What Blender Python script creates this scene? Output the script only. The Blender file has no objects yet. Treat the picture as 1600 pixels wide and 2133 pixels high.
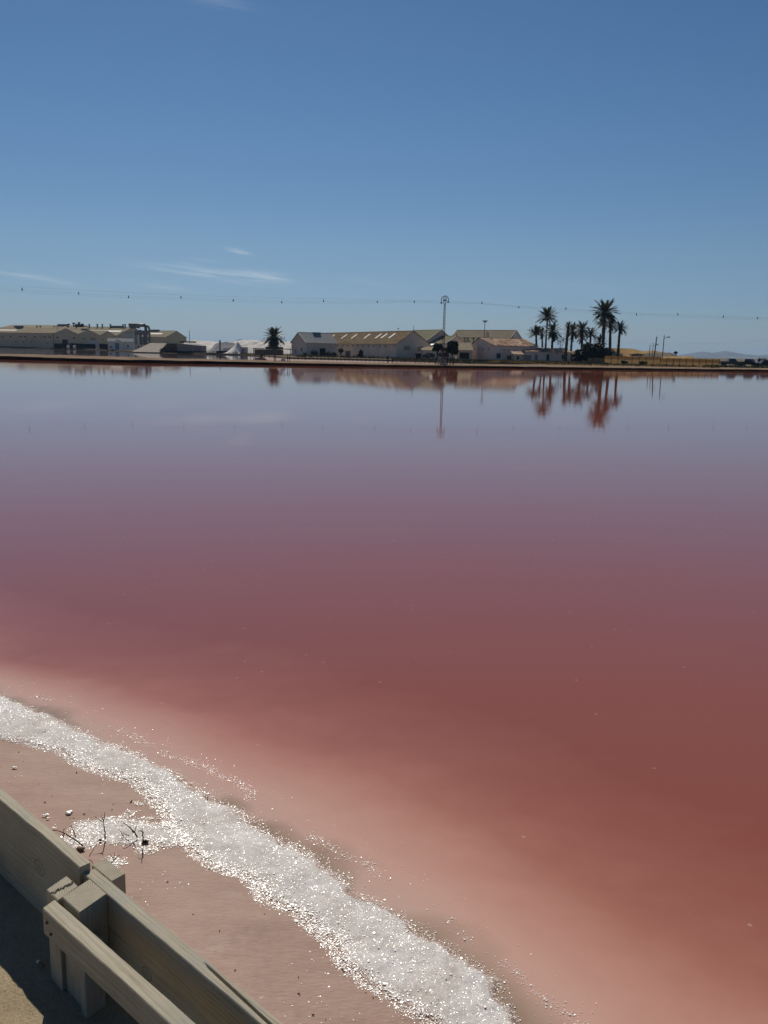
import bpy, math, random
import numpy as np
from mathutils import Vector, Matrix

random.seed(7)
rng = np.random.default_rng(7)
S = bpy.context.scene
COL = S.collection
R = math.radians
H = 2.3            # camera above the brine
ZG = 0.45          # far land above the brine
ZP = 0.69          # path on the near bank
F = 1800.0
PITCH, ROLL = R(10.57), R(1.2)
SUN_AZ, SUN_EL = R(-13.0), R(43.0)

# ------------------------------------------------------------------ camera
cd = bpy.data.cameras.new('camera')
cam = bpy.data.objects.new('camera', cd)
COL.objects.link(cam)
cd.sensor_fit = 'HORIZONTAL'; cd.sensor_width = 36.0; cd.lens = 36.0 * F / 1600.0
cd.clip_start = 0.05; cd.clip_end = 40000
cam.matrix_world = (Matrix.Translation((0, 0, H)) @ Matrix.Rotation(R(90) - PITCH, 4, 'X')
                    @ Matrix.Rotation(ROLL, 4, 'Z'))
cd.dof.use_dof = True; cd.dof.focus_distance = 6.0; cd.dof.aperture_fstop = 16
S.camera = cam

# ------------------------------------------------------------------ sky, sun, exposure
w = bpy.data.worlds.new('World'); S.world = w; w.use_nodes = True
nt = w.node_tree; nt.nodes.clear()
def wn(t, **kw):
    n = nt.nodes.new(t)
    for k, v in kw.items(): setattr(n, k, v)
    return n
def wm(op, a, b=None, c=None):
    n = wn('ShaderNodeMath', operation=op)
    for i, v in enumerate((a, b, c)):
        if v is None: continue
        if isinstance(v, (int, float)): n.inputs[i].default_value = v
        else: nt.links.new(v, n.inputs[i])
    return n.outputs[0]
sky = wn('ShaderNodeTexSky', sky_type='NISHITA', sun_disc=False, sun_elevation=SUN_EL,
         sun_rotation=SUN_AZ, altitude=0, air_density=1.0, dust_density=0.15, ozone_density=3.0)
bg = wn('ShaderNodeBackground'); out = wn('ShaderNodeOutputWorld')
SKY_STR = 0.075
bg.inputs['Strength'].default_value = SKY_STR
tc = wn('ShaderNodeTexCoord'); sp = wn('ShaderNodeSeparateXYZ'); nt.links.new(tc.outputs['Generated'], sp.inputs[0])
az = wm('ARCTAN2', sp.outputs[0], sp.outputs[1]); el = wm('ARCSINE', sp.outputs[2])
# tint by elevation, the same all the way round
ramp = wn('ShaderNodeValToRGB')
e_ = ramp.color_ramp.elements
e_[0].position = 0.0; e_[0].color = (0.375, 0.46, 0.655, 1)
e_[1].position = 1.0; e_[1].color = (0.25, 0.36, 0.48, 1)
for p_, c_ in ((0.035, (0.405, 0.505, 0.695, 1)), (0.07, (0.45, 0.55, 0.67, 1)), (0.13, (0.42, 0.55, 0.675, 1)), (0.24, (0.365, 0.525, 0.65, 1)), (0.4, (0.34, 0.50, 0.64, 1))):
    x_ = e_.new(p_); x_.color = c_
nt.links.new(wm('DIVIDE', wm('MAXIMUM', el, 0.0), math.pi / 2), ramp.inputs[0])
mul = wn('ShaderNodeMix', data_type='RGBA', blend_type='MULTIPLY'); mul.inputs[0].default_value = 1
nt.links.new(sky.outputs[0], mul.inputs[6]); nt.links.new(ramp.outputs[0], mul.inputs[7])
# thin cirrus low on the left and one wisp higher up
tot = None
cv = wn('ShaderNodeCombineXYZ')
nt.links.new(wm('MULTIPLY', az, 9.0), cv.inputs[0])
nt.links.new(wm('MULTIPLY', wm('ADD', el, wm('MULTIPLY', az, 0.09)), 150.0), cv.inputs[1])
nz = wn('ShaderNodeTexNoise'); nz.inputs['Scale'].default_value = 1.0; nz.inputs['Detail'].default_value = 6; nz.inputs['Roughness'].default_value = .6
nt.links.new(cv.outputs[0], nz.inputs['Vector'])
nmask = wm('SMOOTHSTEP', nz.outputs[0], 0.42, 0.75) if False else wm('MULTIPLY', wm('MAXIMUM', wm('SUBTRACT', nz.outputs[0], 0.40), 0.0), 4.0)
def px_azel(x, y):
    X = (x - 800) / F; Y = -(y - 1066.5) / F
    c, s = math.cos(ROLL), math.sin(ROLL)
    a, b = c * X - s * Y, s * X + c * Y
    cp, spn = math.cos(PITCH), math.sin(PITCH)
    v = Vector((a, cp + spn * b, -spn + cp * b)).normalized()
    return math.atan2(v.x, v.y), math.asin(v.z)
for cx, cy, sx, sy, tilt, amp in ((430, 570, 110, 9, .10, .6), (550, 576, 50, 9, .08, .75), (400, 548, 40, 6, -.12, .4), (500, 525, 22, 4, .2, .6),
                                  (70, 578, 75, 6, .14, .55), (340, 598, 60, 6, .1, .25), (450, 2, 60, 9, .1, .22), (1150, 590, 90, 8, .1, .18), (760, 585, 60, 6, .1, .15)):
    a0, e0 = px_azel(cx, cy)
    da = wm('SUBTRACT', az, a0); de = wm('ADD', wm('SUBTRACT', el, e0), wm('MULTIPLY', da, tilt))
    q = wm('ADD', wm('POWER', wm('ABSOLUTE', wm('DIVIDE', da, sx / F)), 2.0), wm('POWER', wm('ABSOLUTE', wm('DIVIDE', de, sy / F)), 2.0))
    g = wm('MULTIPLY', wm('EXPONENT', wm('MULTIPLY', q, -1.0)), amp)
    tot = g if tot is None else wm('ADD', tot, g)
cl = wm('MINIMUM', wm('MULTIPLY', tot, nmask), 1.0)
mix = wn('ShaderNodeMix', data_type='RGBA'); nt.links.new(cl, mix.inputs[0])
nt.links.new(mul.outputs[2], mix.inputs[6]); mix.inputs[7].default_value = (.50 / SKY_STR, .58 / SKY_STR, .64 / SKY_STR, 1)
nt.links.new(mix.outputs[2], bg.inputs[0]); nt.links.new(bg.outputs[0], out.inputs[0])

sl = bpy.data.lights.new('sun', 'SUN'); so = bpy.data.objects.new('sun', sl); COL.objects.link(so)
sl.energy = 4.2; sl.angle = R(0.53); sl.color = (1.0, 0.93, 0.82)
sd = Vector((math.sin(SUN_AZ) * math.cos(SUN_EL), math.cos(SUN_AZ) * math.cos(SUN_EL), math.sin(SUN_EL)))
so.rotation_euler = sd.to_track_quat('Z', 'Y').to_euler(); so.location = (0, 0, 60)

S.view_settings.view_transform = 'Standard'; S.view_settings.look = 'None'
S.view_settings.exposure = 0.0; S.view_settings.gamma = 1.0; S.view_settings.use_curve_mapping = False
S.cycles.use_denoising = True
S.cycles.max_bounces = 6; S.cycles.volume_bounces = 0
S.cycles.caustics_reflective = False; S.cycles.caustics_refractive = False

# ------------------------------------------------------------------ pixel -> place helpers (photo pixels, real distance)
def ray(px, py):
    X = (px - 800) / F; Y = -(py - 1066.5) / F
    c, s = math.cos(ROLL), math.sin(ROLL)
    a, b = c * X - s * Y, s * X + c * Y
    cp, spn = math.cos(PITCH), math.sin(PITCH)
    return Vector((a, cp + spn * b, -spn + cp * b))
def at_y(px, py, d):
    r = ray(px, py); return Vector((0, 0, H)) + r * (d / r.y)
def at_z(px, py, z):
    r = ray(px, py); return Vector((0, 0, H)) + r * ((z - H) / r.z)
def gx(px, d, py=740):                       # ground spot under pixel column px at distance d
    p = at_y(px, py, d); return p.x, d

# ------------------------------------------------------------------ noise
def _h(ix, iy, seed):
    n = (ix.astype(np.int64) * 374761393 + iy.astype(np.int64) * 668265263 + seed * 974711) & 0x7fffffff
    n = ((n ^ (n >> 13)) * 1274126177) & 0x7fffffff
    return ((n ^ (n >> 16)) & 0xffff) / 65535.0
def vn(x, y, seed=0):
    ix, iy = np.floor(x), np.floor(y); fx, fy = x - ix, y - iy
    fx = fx * fx * (3 - 2 * fx); fy = fy * fy * (3 - 2 * fy)
    a, b = _h(ix, iy, seed), _h(ix + 1, iy, seed); c, d = _h(ix, iy + 1, seed), _h(ix + 1, iy + 1, seed)
    return (a + (b - a) * fx) * (1 - fy) + (c + (d - c) * fx) * fy
def fbm(x, y, seed=0, o=4, g=.5):
    r = 0; a = 1; t = 0
    for k in range(o):
        r = r + a * vn(x * 2 ** k + 17.3 * k, y * 2 ** k + 5.1 * k, seed + k); t += a; a *= g
    return r / t

# ------------------------------------------------------------------ mesh builder
class MB:
    def __init__(s): s.v = []; s.f = []
    def add(s, vs, fs):
        o = len(s.v); s.v += [tuple(p) for p in vs]; s.f += [tuple(i + o for i in q) for q in fs]; return s
    def box(s, x0, x1, y0, y1, z0, z1, M=None):
        vs = [Vector(p) for p in ((x0, y0, z0), (x1, y0, z0), (x1, y1, z0), (x0, y1, z0), (x0, y0, z1), (x1, y0, z1), (x1, y1, z1), (x0, y1, z1))]
        if M is not None: vs = [M @ p for p in vs]
        return s.add(vs, ((0, 3, 2, 1), (4, 5, 6, 7), (0, 1, 5, 4), (1, 2, 6, 5), (2, 3, 7, 6), (3, 0, 4, 7)))
    def tube(s, pts, rad, n=8, cap=True):
        pts = [Vector(p) for p in pts]
        if not hasattr(rad, '__len__'): rad = [rad] * len(pts)
        o = len(s.v); prev = None
        for i, p in enumerate(pts):
            t = (pts[min(i + 1, len(pts) - 1)] - pts[max(i - 1, 0)]).normalized()
            if prev is None:
                a = t.orthogonal().normalized()
            else:
                a = (prev - t * prev.dot(t)).normalized()
            prev = a; b = t.cross(a)
            for k in range(n):
                g = 2 * math.pi * k / n
                s.v.append(tuple(p + (a * math.cos(g) + b * math.sin(g)) * rad[i]))
        for i in range(len(pts) - 1):
            for k in range(n):
                k2 = (k + 1) % n
                s.f.append((o + i * n + k, o + i * n + k2, o + (i + 1) * n + k2, o + (i + 1) * n + k))
        if cap:
            s.f.append(tuple(o + k for k in reversed(range(n)))); s.f.append(tuple(o + (len(pts) - 1) * n + k for k in range(n)))
        return s
    def prism(s, prof, u0, u1):               # profile in (y,z), pushed along x
        n = len(prof)
        vs = [(u0, a, b) for a, b in prof] + [(u1, a, b) for a, b in prof]
        fs = [tuple(reversed(range(n))), tuple(range(n, 2 * n))]
        fs += [(i, (i + 1) % n, n + (i + 1) % n, n + i) for i in range(n)]
        return s.add(vs, fs)
    def slab(s, quad, t):                     # quad of 4 points, thickened along -normal
        q = [Vector(p) for p in quad]; nn = (q[1] - q[0]).cross(q[3] - q[0]).normalized()
        return s.add(q + [p - nn * t for p in q], ((0, 1, 2, 3), (7, 6, 5, 4), (0, 4, 5, 1), (1, 5, 6, 2), (2, 6, 7, 3), (3, 7, 4, 0)))
    def ball(s, c, r, nu=10, nv=6, sq=(1, 1, 1)):
        c = Vector(c); o = len(s.v)
        for j in range(1, nv):
            th = math.pi * j / nv
            for i in range(nu):
                g = 2 * math.pi * i / nu
                s.v.append((c.x + r * sq[0] * math.sin(th) * math.cos(g), c.y + r * sq[1] * math.sin(th) * math.sin(g), c.z + r * sq[2] * math.cos(th)))
        s.v.append((c.x, c.y, c.z + r * sq[2])); s.v.append((c.x, c.y, c.z - r * sq[2]))
        T, B = len(s.v) - 2, len(s.v) - 1
        for j in range(nv - 2):
            for i in range(nu):
                i2 = (i + 1) % nu
                s.f.append((o + j * nu + i, o + (j + 1) * nu + i, o + (j + 1) * nu + i2, o + j * nu + i2))
        for i in range(nu):
            i2 = (i + 1) % nu
            s.f.append((T, o + i, o + i2)); s.f.append((B, o + (nv - 2) * nu + i2, o + (nv - 2) * nu + i))
        return s
    def mesh(s, name):
        m = bpy.data.meshes.new(name); m.from_pydata(s.v, [], s.f); m.update(); return m
def link(name, me, mat=None, parent=None, smooth=False):
    o = bpy.data.objects.new(name, me); COL.objects.link(o)
    if mat and me and not me.materials: me.materials.append(mat)
    if smooth and me:
        me.polygons.foreach_set('use_smooth', [True] * len(me.polygons))
    if parent: o.parent = parent
    return o
def part(name, mb, mat, parent, smooth=False): return link(name, mb.mesh(name), mat, parent, smooth)
def tag(o, label, cat, group=None):
    o['label'] = label; o['category'] = cat
    if group: o['group'] = group
    return o
def thing(name, label, cat, loc, rz=0, group=None):
    o = bpy.data.objects.new(name, None); COL.objects.link(o); o.location = loc; o.rotation_euler = (0, 0, rz)
    o.empty_display_size = .3
    return tag(o, label, cat, group)
def structure(o, kind='structure'): o['kind'] = kind; return o
def np_mesh(name, V, Fq, attrs=None, smooth=True):
    m = bpy.data.meshes.new(name)
    m.vertices.add(len(V)); m.vertices.foreach_set('co', np.asarray(V, np.float32).ravel())
    k = Fq.shape[1]
    m.loops.add(len(Fq) * k); m.loops.foreach_set('vertex_index', Fq.astype(np.int32).ravel())
    m.polygons.add(len(Fq)); m.polygons.foreach_set('loop_start', np.arange(0, len(Fq) * k, k, dtype=np.int32))
    m.polygons.foreach_set('use_smooth', np.full(len(Fq), bool(smooth)))
    for a, d in (attrs or {}).items():
        t = m.attributes.new(a, 'FLOAT', 'POINT'); t.data.foreach_set('value', np.asarray(d, np.float32))
    m.update(calc_edges=True); m.validate(); return m

# ------------------------------------------------------------------ materials
class NT:
    def __init__(s, name):
        s.m = bpy.data.materials.new(name); s.m.use_nodes = True; s.t = s.m.node_tree
        s.b = s.t.nodes['Principled BSDF']; s.out = s.t.nodes['Material Output']
    def n(s, t, **kw):
        x = s.t.nodes.new(t)
        for k, v in kw.items(): setattr(x, k, v)
        return x
    def l(s, a, b): s.t.links.new(a, b)
    def math(s, op, a, b=None, clamp=False):
        x = s.n('ShaderNodeMath', operation=op, use_clamp=clamp)
        for i, v in enumerate((a, b)):
            if v is None: continue
            if isinstance(v, (int, float)): x.inputs[i].default_value = v
            else: s.l(v, x.inputs[i])
        return x.outputs[0]
    def coord(s, scale=(1, 1, 1), obj=True, rot=(0, 0, 0)):
        c = s.n('ShaderNodeTexCoord'); mp = s.n('ShaderNodeMapping'); mp.inputs['Scale'].default_value = scale; mp.inputs['Rotation'].default_value = rot
        if obj: s.l(c.outputs['Object'], mp.inputs[0])
        else: s.l(s.n('ShaderNodeNewGeometry').outputs['Position'], mp.inputs[0])
        return mp.outputs[0]
    def noise(s, vec, scale, detail=5, rough=.55, dist=0):
        x = s.n('ShaderNodeTexNoise'); x.inputs['Scale'].default_value = scale; x.inputs['Detail'].default_value = detail
        x.inputs['Roughness'].default_value = rough; x.inputs['Distortion'].default_value = dist
        s.l(vec, x.inputs['Vector']); return x.outputs[0]
    def ramp(s, f, stops):
        x = s.n('ShaderNodeValToRGB'); e = x.color_ramp.elements
        while len(e) < len(stops): e.new(.5)
        for k, (p, c) in enumerate(stops): e[k].position = p; e[k].color = (*c, 1) if len(c) == 3 else c
        s.l(f, x.inputs[0]); return x.outputs[0]
    def mix(s, f, a, b, mode='MIX'):
        x = s.n('ShaderNodeMix', data_type='RGBA', blend_type=mode)
        for i, v in ((0, f), (6, a), (7, b)):
            if isinstance(v, (int, float)): x.inputs[i].default_value = v
            elif isinstance(v, tuple): x.inputs[i].default_value = (*v, 1)
            else: s.l(v, x.inputs[i])
        return x.outputs[2]
    def bump(s, h, strength=.3, dist=.02, target='Normal', nrm=None):
        x = s.n('ShaderNodeBump'); x.inputs['Strength'].default_value = strength; x.inputs['Distance'].default_value = dist
        s.l(h, x.inputs['Height'])
        if nrm is not None: s.l(nrm, x.inputs['Normal'])
        s.l(x.outputs[0], s.b.inputs[target]); return x.outputs[0]
    def set(s, **kw):
        for k, v in kw.items(): s.b.inputs[k.replace('_', ' ')].default_value = v
        return s
def plain(name, c, rough=.8, var=.25, scale=1.0, bump=.0, scale2=8.0, stretch=(1, 1, 1), spec=None, world=False):
    if spec is None: spec = 0.0 if rough >= .8 else .3
    k = NT(name); v = k.coord(stretch, obj=not world)
    a = k.noise(v, scale, 6, .6); b = k.noise(v, scale * scale2, 3, .6)
    f = k.math('ADD', k.math('MULTIPLY', a, .65), k.math('MULTIPLY', b, .35))
    lo = tuple(x * (1 - var) for x in c); hi = tuple(min(1, x * (1 + var)) for x in c)
    k.l(k.ramp(f, ((.3, lo), (.7, hi))), k.b.inputs['Base Color'])
    k.set(Roughness=rough, Specular_IOR_Level=spec)
    if bump: k.bump(b, bump, .05)
    return k.m
def roofing(name, c, c2, per=.9, rough=.8):        # corrugated sheets with stains, ribs run up the slope
    k = NT(name); v = k.coord(); wv = k.n('ShaderNodeTexWave', wave_type='BANDS', bands_direction='X')
    wv.inputs['Scale'].default_value = per; k.l(v, wv.inputs['Vector'])
    a = k.noise(k.coord((.25, 1.2, 1.2)), 1.0, 6, .62); b = k.noise(v, 3, 4, .6)
    f = k.math('ADD', k.math('MULTIPLY', a, .7), k.math('MULTIPLY', b, .3))
    col = k.ramp(f, ((.32, c2), (.62, c)))
    col = k.mix(k.math('MULTIPLY', wv.outputs[1], .18), col, (c2[0] * .7, c2[1] * .7, c2[2] * .7))
    k.l(col, k.b.inputs['Base Color']); k.set(Roughness=rough, Specular_IOR_Level=0.0); k.bump(wv.outputs[1], .4, .08); return k.m
def tiles(name):
    k = NT(name); v = k.coord((1, 1, 1)); wv = k.n('ShaderNodeTexWave', wave_type='BANDS', bands_direction='X'); wv.inputs['Scale'].default_value = 1.4
    k.l(v, wv.inputs['Vector']); vo = k.n('ShaderNodeTexVoronoi'); vo.inputs['Scale'].default_value = 1.3; k.l(v, vo.inputs['Vector'])
    bw = k.n('ShaderNodeSeparateColor'); k.l(vo.outputs['Color'], bw.inputs[0])
    f = k.math('ADD', k.math('MULTIPLY', bw.outputs[0], .6), k.math('MULTIPLY', k.noise(v, 2, 4), .4))
    k.l(k.ramp(f, ((.2, (.22, .13, .085)), (.5, (.40, .27, .19)), (.8, (.55, .43, .33)))), k.b.inputs['Base Color'])
    k.set(Roughness=.85, Specular_IOR_Level=0.0); k.bump(wv.outputs[1], .5, .1); return k.m

M = {}
M['cream'] = plain('cream_render', (0.66, 0.53, 0.34), .85, .14, .35, stretch=(1, 1, 1.6))
M['cream_dark'] = plain('old_cream_render', (0.4, 0.33, 0.22), .85, .16, .4)
M['pink'] = plain('pink_render', (0.8, 0.62, 0.53), .85, .12, .4)
M['grey_wall'] = plain('grey_render', (0.68, 0.56, 0.46), .85, .18, .35)
M['tan_wall'] = plain('tan_render', (0.56, 0.46, 0.34), .85, .14, .4)
M['white'] = plain('white_render', (0.78, 0.7, 0.6), .8, .1, .5)
M['clad'] = plain('pale_cladding', (0.6, 0.56, 0.5), .6, .12, 1.2, stretch=(2, 2, .1))
M['roof_beige'] = roofing('beige_roof_sheets', (.37, .315, .225), (.27, .225, .155), 1.2)
M['roof_moss'] = roofing('lichen_roof_sheets', (.235, .178, .118), (.13, .098, .062), 1.2)
M['roof_grey'] = roofing('pale_grey_roof_sheets', (0.375, 0.375, 0.360), (0.300, 0.300, 0.285), 1.0)
M['roof_green'] = roofing('greenish_roof_sheets', (0.264, 0.247, 0.174), (0.178, 0.169, 0.114), 1.0)
M['tile'] = tiles('clay_roof_tiles')
M['trim'] = plain('pale_trim', (.72, .66, .54), .9, .1)
M['sheet'] = plain('translucent_roof_sheet', (0.702, 0.669, 0.588), .5, .08)
M['dark'] = plain('dark_opening', (.018, .017, .016), .6, .3)
M['glass'] = plain('dark_pane', (.02, .024, .026), .15, .2, spec=.5)
M['teal'] = plain('teal_paint', (.022, .075, .07), .5, .2)
M['blue'] = plain('blue_grey_paint', (.20, .23, .29), .6, .15)
M['brown_door'] = plain('brown_paint', (.12, .095, .07), .7, .2)
M['beige_door'] = plain('beige_paint', (.34, .30, .24), .7, .12)
M['steel'] = plain('galvanised_steel', (.22, .23, .23), .45, .25)
M['pole'] = plain('weathered_steel', (.16, .145, .13), .6, .3, 3)
M['rust'] = plain('rusty_steel', (.13, .075, .05), .7, .3, 3)
M['duct'] = plain('dull_grey_duct', (.15, .145, .135), .5, .2)
M['black'] = plain('black_rubber', (.014, .014, .014), .7, .3)
M['crate'] = plain('dark_stacked_pallets', (.035, .03, .028), .8, .5, 2)
M['concrete'] = plain('pale_concrete', (0.302, 0.273, 0.234), .85, .2, 1)
M['rubble'] = plain('brown_rubble', (.16, .125, .09), .9, .5, 1.2, .5)
M['thatch'] = plain('dry_thatch', (.10, .08, .055), .9, .35, 3, .4, stretch=(1, 1, 4))
M['mud_wall'] = plain('brown_mud_wall', (.21, .15, .095), .9, .2, .8)
M['reed'] = plain('dry_reed_screen', (0.493, 0.336, 0.156), .9, .28, 2, .3, stretch=(4, 4, .6))
M['reed_light'] = plain('pale_reed_screen', (0.621, 0.479, 0.282), .9, .2, 2, .3, stretch=(4, 4, .6))
M['trunk'] = plain('palm_trunk', (.10, .075, .055), .9, .35, 5, .6, stretch=(1, 1, 2))
M['bark'] = plain('dark_bark', (.06, .048, .038), .9, .3, 5, .5)
M['frond'] = plain('palm_frond_green', (.040, .046, .017), .55, .4, .8)
M['frond_pale'] = plain('palm_frond_grey_green', (.060, .068, .040), .6, .4, .8)
M['dead'] = plain('dead_frond_brown', (.07, .052, .034), .9, .3, 1)
M['leaf'] = plain('dark_leaves', (.030, .034, .014), .6, .5, .9)
M['leaf_grey'] = plain('grey_green_leaves', (.085, .082, .065), .8, .4, .9)
M['wire'] = plain('cable_aluminium', (.10, .10, .105), .5, .1)
M['paint_dark'] = plain('dark_vehicle_paint', (.025, .028, .03), .3, .2, spec=.5)
M['twig'] = plain('dead_twig_bark', (.035, .020, .014), .85, .4, 40, .4)
M['salt_pile'] = plain('heaped_salt', (0.72, 0.68, 0.61), .9, .18, .35, 1.0, 5)
M['salt_grey'] = plain('dirty_grey_salt', (.33, .32, .31), .9, .35, .4, .7, 5)

def leafy(m):                                  # thin leaves let some light through
    t = m.node_tree; b = t.nodes['Principled BSDF']
    b.inputs['Subsurface Weight'].default_value = 0
for k_ in ('frond', 'frond_pale', 'leaf'): leafy(M[k_])
# ------------------------------------------------------------------ materials of the near ground
def brine_mat():
    k = NT('pink_brine')
    at = k.n('ShaderNodeAttribute', attribute_name='deep'); br = k.n('ShaderNodeAttribute', attribute_name='puddle')
    v = k.coord((1, 1, 1), obj=False)
    soft = k.noise(k.coord((.9, 1.6, 1), obj=False, rot=(0, 0, R(38))), .55, 5, .6)
    fine = k.noise(v, 5.5, 6, .6)
    d = k.math('ADD', at.outputs['Fac'], k.math('MULTIPLY', k.math('SUBTRACT', soft, .5), .26))
    d = k.math('ADD', d, k.math('MULTIPLY', k.math('SUBTRACT', fine, .5), .07))
    col = k.ramp(d, ((0.0, (.50, .35, .283)), (.12, (.53, .318, .252)), (.27, (.455, .228, .172)), (.38, (.38, .158, .114)), (.48, (.31, .112, .078)), (.64, (.25, .074, .044)), (1.0, (.262, .074, .040))))
    pf = k.math('MULTIPLY', br.outputs['Fac'], k.math('ADD', .35, fine), clamp=True)
    col = k.mix(pf, col, (.26, .185, .125))
    # pale specks of floating salt
    vo = k.n('ShaderNodeTexVoronoi'); vo.inputs['Scale'].default_value = 7; k.l(v, vo.inputs['Vector'])
    sel = k.n('ShaderNodeSeparateColor'); k.l(vo.outputs['Color'], sel.inputs[0])
    near = k.math('LESS_THAN', vo.outputs['Distance'], .07)
    spk = k.math('MULTIPLY', near, k.math('GREATER_THAN', sel.outputs[0], .80))
    col = k.mix(k.math('MULTIPLY', spk, .35), col, (.55, .40, .34))
    k.l(col, k.b.inputs['Base Color'])
    k.set(Roughness=.035, IOR=1.37, Specular_IOR_Level=.5)
    # faint wind ripples, long and low
    r1 = k.noise(k.coord((.35, 1.0, 1), obj=False, rot=(0, 0, R(-8))), 1.3, 4, .55)
    r2 = k.noise(k.coord((1.0, 1.7, 1), obj=False), 7, 3, .5)
    h = k.math('ADD', k.math('MULTIPLY', r1, 1.0), k.math('MULTIPLY', r2, .12))
    k.bump(h, 1.0, .0016)
    return k.m
M['brine'] = brine_mat()
def flat_mat():
    k = NT('wet_pink_salt_mud'); v = k.coord(obj=False)
    a = k.noise(k.coord((1.0, 2.6, 1), obj=False, rot=(0, 0, R(20))), 1.5, 6, .6, .3)
    b = k.noise(v, 14, 5, .6); c = k.noise(k.coord((1, 3.2, 1), obj=False, rot=(0, 0, R(6))), 26, 4, .6)
    f = k.math('ADD', k.math('MULTIPLY', a, .6), k.math('ADD', k.math('MULTIPLY', b, .2), k.math('MULTIPLY', c, .2)))
    col = k.ramp(f, ((.28, (.24, .155, .125)), (.45, (.325, .215, .172)), (.6, (.365, .252, .202)), (.75, (.345, .252, .185))))
    k.l(col, k.b.inputs['Base Color'])
    k.set(Roughness=.65, Specular_IOR_Level=.12, Coat_Weight=.015, Coat_Roughness=.25, Coat_IOR=1.33)
    k.bump(k.math('ADD', c, k.math('MULTIPLY', b, .8)), .35, .010)
    return k.m
M['flat'] = flat_mat()
def crust_mat(name, sc, base=(.74, .70, .66)):
    k = NT(name); v = k.coord(obj=False)
    vo = k.n('ShaderNodeTexVoronoi'); vo.inputs['Scale'].default_value = sc; k.l(v, vo.inputs['Vector'])
    a = k.noise(v, 9, 6, .65); b = k.noise(v, 2.2, 5, .6); f = k.noise(v, 70, 4, .65)
    th = k.n('ShaderNodeAttribute', attribute_name='thick')
    col = k.ramp(k.math('ADD', k.math('MULTIPLY', a, .5), k.math('MULTIPLY', b, .5)), ((.3, (base[0] * .86, base[1] * .80, base[2] * .76)), (.5, base), (.68, (base[0] * 1.12, base[1] * 1.13, base[2] * 1.15))))
    # damp grey-pink slush where the noise is low
    wet = k.math('MULTIPLY', k.math('SUBTRACT', .50, k.noise(v, 5.5, 6, .7)), 5.0, True)
    col = k.mix(k.math('MULTIPLY', wet, .6), col, (.42, .36, .325))
    cover = k.math('ADD', k.math('MULTIPLY', th.outputs['Fac'], 1.25), k.math('MULTIPLY', k.math('SUBTRACT', k.math('ADD', k.math('MULTIPLY', f, .6), k.math('MULTIPLY', a, .4)), .55), 3.0), True)
    col = k.mix(cover, (.36, .25, .20), col)
    k.l(col, k.b.inputs['Base Color']); k.set(Roughness=.6, Specular_IOR_Level=.15)
    # every salt grain has its own facet
    sub = k.n('ShaderNodeVectorMath', operation='SUBTRACT'); k.l(vo.outputs['Color'], sub.inputs[0]); sub.inputs[1].default_value = (.5, .5, .5)
    mu = k.n('ShaderNodeVectorMath', operation='MULTIPLY'); k.l(sub.outputs[0], mu.inputs[0]); mu.inputs[1].default_value = (.95, .95, .2)
    g = k.n('ShaderNodeNewGeometry'); ad = k.n('ShaderNodeVectorMath', operation='ADD'); k.l(g.outputs['Normal'], ad.inputs[0]); k.l(mu.outputs[0], ad.inputs[1])
    no = k.n('ShaderNodeVectorMath', operation='NORMALIZE'); k.l(ad.outputs[0], no.inputs[0])
    k.l(k.math('MULTIPLY', k.math('MULTIPLY', cover, .6), k.math('MULTIPLY', k.math('SUBTRACT', k.noise(v, 3.2, 4, .65), .36), 5.0, True)), k.b.inputs['Coat Weight'])
    k.set(Coat_Roughness=.20, Coat_IOR=1.54); k.l(no.outputs[0], k.b.inputs['Coat Normal'])
    k.bump(k.math('ADD', k.math('MULTIPLY', vo.outputs['Distance'], -1.0), k.math('ADD', a, k.math('MULTIPLY', f, .6))), .35, .006)
    return k.m
M['crust'] = crust_mat('white_salt_crust', 420, (.60, .565, .535))
def crystal_mat():
    k = NT('salt_grains'); k.set(Base_Color=(.88, .85, .82, 1), Roughness=.34, IOR=1.54, Specular_IOR_Level=.7)
    tr = k.n('ShaderNodeBsdfTransparent'); tr.inputs[0].default_value = (.95, .93, .90, 1); mx = k.n('ShaderNodeMixShader'); mx.inputs[0].default_value = .12
    k.l(k.b.outputs[0], mx.inputs[1]); k.l(tr.outputs[0], mx.inputs[2]); k.l(mx.outputs[0], k.out.inputs[0]); return k.m
M['grain'] = crystal_mat()
KNOTS = ((-.34, .165, .022), (.20, .13, .015), (-1.3, .12, .02), (1.1, .15, .018))
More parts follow.
